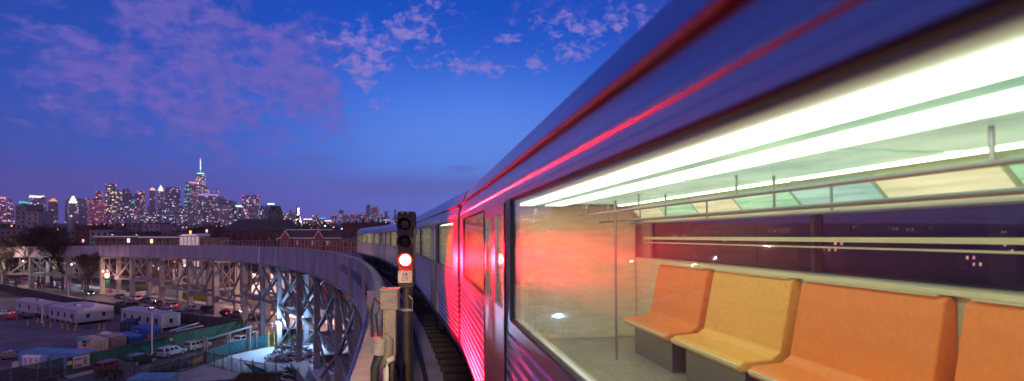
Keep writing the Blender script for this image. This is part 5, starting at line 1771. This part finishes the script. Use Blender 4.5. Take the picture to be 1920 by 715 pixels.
T('low dark tower with a pale lit top beside the wide residential tower', 449, 13, 385, 4200, 'dark', 'cool', .25, crown='band', crown_m=cr_b, beacon=1)
T('wide residential tower full of small lights with red beacons', 471, 29, 368, 3800, 'plum', 'mix', .42, 2.6, beacon=4)
T('dark tower between the wide residential one and the bell tower', 497, 18, 387, 4000, 'dark', 'cool', .25)
T('tower with a bright white top peeping out behind the bell tower', 508, 10, 381, 4300, 'dark', 'white', .3, crown='band', crown_m=cr_b)
T('low round-shouldered tower with warm lights right of the bell tower', 533, 13, 400, 4000, 'plum', 'mix', .5, crown='dome')
T('low dark tower with a slanted top left of the spires', 546, 12, 396, 4200, 'blue', 'mix', .2, steps=[(.92, 1), (1, .6)])
T('wide far block with a white lit roof, right of the lit spire', 577, 13, 410, 6000, 'blue', 'white', .3, crown='band', crown_m=cr_w)
T('far tower with a white cap left of a blue-lit sloping roof', 590, 7, 404, 6000, 'blue', 'mix', .4, crown='band', crown_m=cr_w)
T('far block with a blue lit sloping edge', 601, 18, 408, 6000, 'blue', 'mix', .3, crown='band', crown_m=emit('azure_lit_edge', (.05, .4, 1.), 1.5))
T('far low block with a white lit roof line', 616, 12, 413, 6000, 'blue', 'white', .4, crown='band', crown_m=cr_w)
T('thin far tower with pink tip, left of two', 623, 5, 405, 6000, 'plum', 'pink', .3, beacon=1)
T('thin far tower with pink tip, right of two', 629, 5, 404, 6000, 'plum', 'pink', .35, beacon=1)
T('slim far tower standing alone left of the pink-tipped block', 640, 8, 395, 6000, 'blue', 'mix', .35)
T('broad far block with a pink tip, left of its taller neighbour', 652, 13, 404, 6000, 'blue', 'cool', .3, beacon=1)
T('far tower with pink beacon right of the broad far block', 662, 7, 402, 6000, 'plum', 'pink', .4, beacon=1)
T('far tower with bright lower floors left of the two tallest far ones', 682, 10, 401, 6000, 'blue', 'cool', .5)
T('tallest dark far tower, slim, left of a pink-sided one', 691, 8, 385, 6000, 'dark', 'mix', .15)
T('tall far tower with a bright pink side near the red signal', 704, 13, 389, 6000, 'plum', 'pink', .5, 2.)
T('far tower stub with pink lights, left of two thin ones', 715, 9, 404, 6000, 'plum', 'pink', .4)
T('thin far tower left of the needle-thin one beside the signal', 724, 5, 397, 6000, 'dark', 'mix', .15)
T('needle-thin far tower closest to the red signal', 741, 3.5, 394, 6000, 'dark', 'mix', .08)
adj = ['dim', 'plain', 'speckled', 'squat', 'narrow', 'boxy', 'stepped', 'flat-topped']
random.seed(17)
GF = 'lower towers filling the foot of the skyline'
for i in range(46):
    u = 196 + 250 * (i + random.random() * .8) / 46
    vt = random.uniform(383, 402)
    T('lower block with scattered lights at the foot of the skyline', u, random.uniform(8, 17), vt, random.uniform(3300, 4200), random.choice(('blue', 'dark', 'grey', 'blue')), random.choice(('mix', 'mix', 'warm', 'cool', 'white')), random.choice((.25, .35, .5)), 2.2, group=GF)
for i in range(30):
    u = random.choice((random.uniform(-10, 200), random.uniform(430, 560), random.uniform(560, 760)))
    T('small lit block on the horizon between the taller towers', u, random.uniform(6, 15), random.uniform(404, 412), random.uniform(3300, 5200), random.choice(('blue', 'dark', 'grey')), random.choice(('mix', 'warm', 'cool')), .4, 2.2, group='small lit blocks on the horizon')
# ------------------------------------------------------------------ dusk sky
w = bpy.data.worlds.new('World'); scene.world = w
w.use_nodes = True
nt = w.node_tree; n = nt.nodes; l = nt.links
bg = n['Background']


def mth(op, a, b=None, c=None, clamp=False):
    k = n.new('ShaderNodeMath'); k.operation = op; k.use_clamp = clamp
    for i, q in enumerate((a, b, c)):
        if q is None:
            continue
        if isinstance(q, (int, float)):
            k.inputs[i].default_value = q
        else:
            l.new(q, k.inputs[i])
    return k.outputs[0]


def ramp(fac, stops, interp='EASE'):
    r = n.new('ShaderNodeValToRGB'); r.color_ramp.interpolation = interp
    while len(r.color_ramp.elements) < len(stops):
        r.color_ramp.elements.new(.5)
    for i, (p, c) in enumerate(stops):
        r.color_ramp.elements[i].position = p
        r.color_ramp.elements[i].color = (*c, 1) if len(c) == 3 else c
    l.new(fac, r.inputs[0])
    return r.outputs[0]


def mixc(f, a, b, mode='MIX'):
    k = n.new('ShaderNodeMix'); k.data_type = 'RGBA'; k.blend_type = mode
    for s, q in ((k.inputs[0], f), (k.inputs[6], a), (k.inputs[7], b)):
        if isinstance(q, (int, float)):
            s.default_value = q
        elif isinstance(q, tuple):
            s.default_value = (*q, 1)
        else:
            l.new(q, s)
    return k.outputs[2]


tc = n.new('ShaderNodeTexCoord')
sp = n.new('ShaderNodeSeparateXYZ'); l.new(tc.outputs['Generated'], sp.inputs[0])
X, Y, Z = sp.outputs
el = mth('MULTIPLY', mth('ARCSINE', Z), 180 / pi)
az = mth('MULTIPLY', mth('ARCTAN2', X, Y), 180 / pi)
e01 = mth('DIVIDE', mth('ADD', el, 5.), 95.)
P = lambda d: (d + 5) / 95.
base = ramp(e01, SKY_STOPS := [(P(d), c) for d, c in (
    (-5, (.09, .06, .22)), (0, (.16, .11, .52)), (2.5, (.135, .125, .62)), (6, (.062, .155, .74)), (11, (.014, .13, .74)), (17, (.001, .088, .60)), (26, (.001, .06, .46)), (50, (.012, .035, .24)), (85, (.02, .03, .2)))], 'LINEAR')
# brighter where the afterglow still stands, duller and more violet towards the left
g1 = mth('EXPONENT', mth('MULTIPLY', mth('POWER', mth('DIVIDE', mth('SUBTRACT', az, 6.), 17.), 2.), -1.))
g2 = mth('EXPONENT', mth('MULTIPLY', mth('POWER', mth('DIVIDE', mth('SUBTRACT', el, 7.), 7.), 2.), -1.))
glow = mth('MULTIPLY', g1, g2)
skyc = mixc(mth('MULTIPLY', glow, .95), base, (.12, .30, .95))
left = mth('SMOOTHSTEP', az, -8., -38.) if False else mth('MULTIPLY', mth('SUBTRACT', -4., az), 1 / 34., clamp=True)
skyc = mixc(mth('MULTIPLY', left, .62), skyc, mixc(.5, (.028, .05, .25), (.028, .055, .29)))
right = mth('MULTIPLY', mth('SUBTRACT', az, 16.), 1 / 30., clamp=True)
skyc = mixc(mth('MULTIPLY', right, .8), skyc, (.075, .045, .16))

# clouds: a thin lilac layer seen in planes overhead, denser where the patches drift
zz = mth('MAXIMUM', mth('ADD', Z, .10), .03)
pl_ = n.new('ShaderNodeCombineXYZ')
l.new(mth('DIVIDE', X, zz), pl_.inputs[0]); l.new(mth('DIVIDE', Y, zz), pl_.inputs[1])


def noise(scale, det, rough=.6, dist=0., vec=None):
    k = n.new('ShaderNodeTexNoise'); k.inputs['Scale'].default_value = scale; k.inputs['Detail'].default_value = det
    k.inputs['Roughness'].default_value = rough; k.inputs['Distortion'].default_value = dist
    l.new(vec or pl_.outputs[0], k.inputs['Vector'])
    return k.outputs['Fac']


aev = n.new('ShaderNodeCombineXYZ'); l.new(mth('MULTIPLY', az, .1), aev.inputs[0]); l.new(mth('MULTIPLY', el, .16), aev.inputs[1])
nf = noise(6.5, 9, .60, .35, aev.outputs[0])
nm = noise(2.3, 8, .6, .5, aev.outputs[0])
ns = noise(15., 6, .6, .2, aev.outputs[0])


def blobs(lst):
    tot = None
    for u, v, ru, rv, wgt in lst:
        a0 = math.degrees(math.atan((u - 960) / F)) + math.degrees(TH)
        hyp = math.hypot(1, (u - 960) / F)
        e0 = math.degrees(math.atan(-(v - HV) / F / hyp))
        ka = math.degrees(ru / F / hyp ** 2); ke = math.degrees(rv / F / hyp)
        q = mth('ADD', mth('POWER', mth('DIVIDE', mth('SUBTRACT', az, a0), ka), 2.), mth('POWER', mth('DIVIDE', mth('SUBTRACT', el, e0), ke), 2.))
        g = mth('MULTIPLY', mth('EXPONENT', mth('MULTIPLY', q, -1.)), wgt)
        tot = g if tot is None else mth('ADD', tot, g)
    return tot


big = blobs([(470, 110, 190, 80, .75), (330, 120, 200, 110, .45), (585, 180, 55, 45, .95), (530, 130, 60, 40, .4), (300, 15, 70, 30, .55), (120, 160, 220, 100, .42), (470, 250, 180, 70, .42), (340, 215, 220, 80, .42), (60, 60, 150, 60, .35), (960, 20, 150, 40, .30), (400, 60, 130, 60, .3), (600, 130, 90, 60, .3)])
puff = blobs([(690, 105, 55, 45, 1.), (675, 145, 40, 26, .8), (775, 52, 45, 26, 1.0), (740, 65, 90, 40, .35), (605, 70, 28, 16, .7), (655, 62, 25, 20, .5), (865, 125, 62, 20, .95), (905, 130, 22, 14, .6), (945, 78, 40, 18, .65), (1004, 125, 27, 17, 1.05), (944, 129, 16, 10, .75), (825, 84, 16, 18, .7), (1068, 102, 46, 24, .75), (1030, 45, 80, 28, .62), (1130, 60, 80, 34, .7), (830, 10, 50, 18, .7), (710, 190, 24, 16, .85), (917, 198, 22, 7, .6), (800, 100, 220, 70, .18), (1200, 20, 90, 30, .6), (540, 20, 30, 12, .5)])
low = blobs([(760, 352, 170, 26, .55), (600, 300, 60, 16, .3), (868, 316, 30, 8, .45), (900, 345, 60, 12, .35), (250, 330, 320, 36, .1)])
cb1 = mth('MULTIPLY', mth('SUBTRACT', mth('ADD', big, mth('ADD', mth('MULTIPLY', mth('SUBTRACT', nm, .5), 4.6), mth('MULTIPLY', mth('SUBTRACT', nf, .5), 2.0))), 0.30), .95, clamp=True)
cb1 = mth('MULTIPLY', cb1, mth('MULTIPLY', big, 2.6, clamp=True))
cb1 = mth('MULTIPLY', cb1, mth('ADD', .55, mth('MULTIPLY', nf, .9)), clamp=True)
cp = mth('MULTIPLY', mth('SUBTRACT', mth('ADD', puff, mth('ADD', mth('MULTIPLY', mth('SUBTRACT', nf, .5), 4.2), mth('MULTIPLY', mth('SUBTRACT', ns, .5), 1.2))), .68), 1.15, clamp=True)
cp = mth('MULTIPLY', cp, mth('MULTIPLY', puff, 2.4, clamp=True))
cl_ = mth('MULTIPLY', mth('ADD', low, mth('MULTIPLY', mth('SUBTRACT', nm, .5), .6)), mth('MULTIPLY', low, 3., clamp=True), clamp=True)
skyc = mixc(mth('MULTIPLY', cl_, .75, clamp=True), skyc, (.12, .085, .34))
skyc = mixc(mth('MULTIPLY', cb1, .8, clamp=True), skyc, mixc(nf, (.05, .08, .45), (.27, .18, .62)))
skyc = mixc(mth('MULTIPLY', cp, .85, clamp=True), skyc, mixc(ns, (.12, .15, .58), (.40, .28, .74)))
# the last of the sunset behind the photographer
back = mth('MULTIPLY', mth('SUBTRACT', mth('ABSOLUTE', az), 75.), 1 / 60., clamp=True)
be = mth('EXPONENT', mth('MULTIPLY', mth('DIVIDE', mth('MAXIMUM', el, 0.), 45.), -1.))
skyc = mixc(mth('MULTIPLY', back, be), skyc, (.95, .58, .92))
l.new(skyc, bg.inputs[0])
bg.inputs[1].default_value = 1.0

# ------------------------------------------------------------------ camera
cd = bpy.data.cameras.new('camera')
cam = bpy.data.objects.new('camera', cd); col.objects.link(cam)
cam.location = (0, 0, EYE)
cam.rotation_euler = (pi / 2, 0, -TH)
cd.sensor_width = 36; cd.lens = 36 * F / 1920
cd.shift_y = (HV - 357.5) / 1920
cd.clip_start = .05; cd.clip_end = 30000
cd.dof.use_dof = True; cd.dof.focus_distance = 11.0; cd.dof.aperture_fstop = 1.2
scene.camera = cam

scene.render.engine = 'CYCLES'
cy = scene.cycles
cy.use_denoising = True
cy.max_bounces = 7; cy.diffuse_bounces = 3; cy.glossy_bounces = 4; cy.transparent_max_bounces = 16; cy.transmission_bounces = 4
cy.sample_clamp_indirect = 4; cy.sample_clamp_direct = 0
cy.caustics_reflective = False; cy.caustics_refractive = False
scene.view_settings.view_transform = 'Standard'
scene.view_settings.look = 'None'
scene.view_settings.exposure = 0
scene.view_settings.gamma = 1

# dusk haze over the whole city
hz = MB(); hz.box(-8200, 8100, -8000, 8300, -1.2, 620)
hm = bpy.data.materials.new('dusk_haze'); hm.use_nodes = True
hn = hm.node_tree.nodes; hl = hm.node_tree.links
hn.remove(hn['Principled BSDF'])
pv = hn.new('ShaderNodeVolumePrincipled')
pv.inputs['Color'].default_value = (.80, .78, .9, 1); pv.inputs['Density'].default_value = .00006
hl.new(pv.outputs[0], hn['Material Output'].inputs['Volume'])
ho = hz.build('haze', hm); ho['kind'] = 'stuff'; ho['label'] = 'thin violet dusk haze over the city'; ho['category'] = 'haze'
cy.volume_bounces = 0
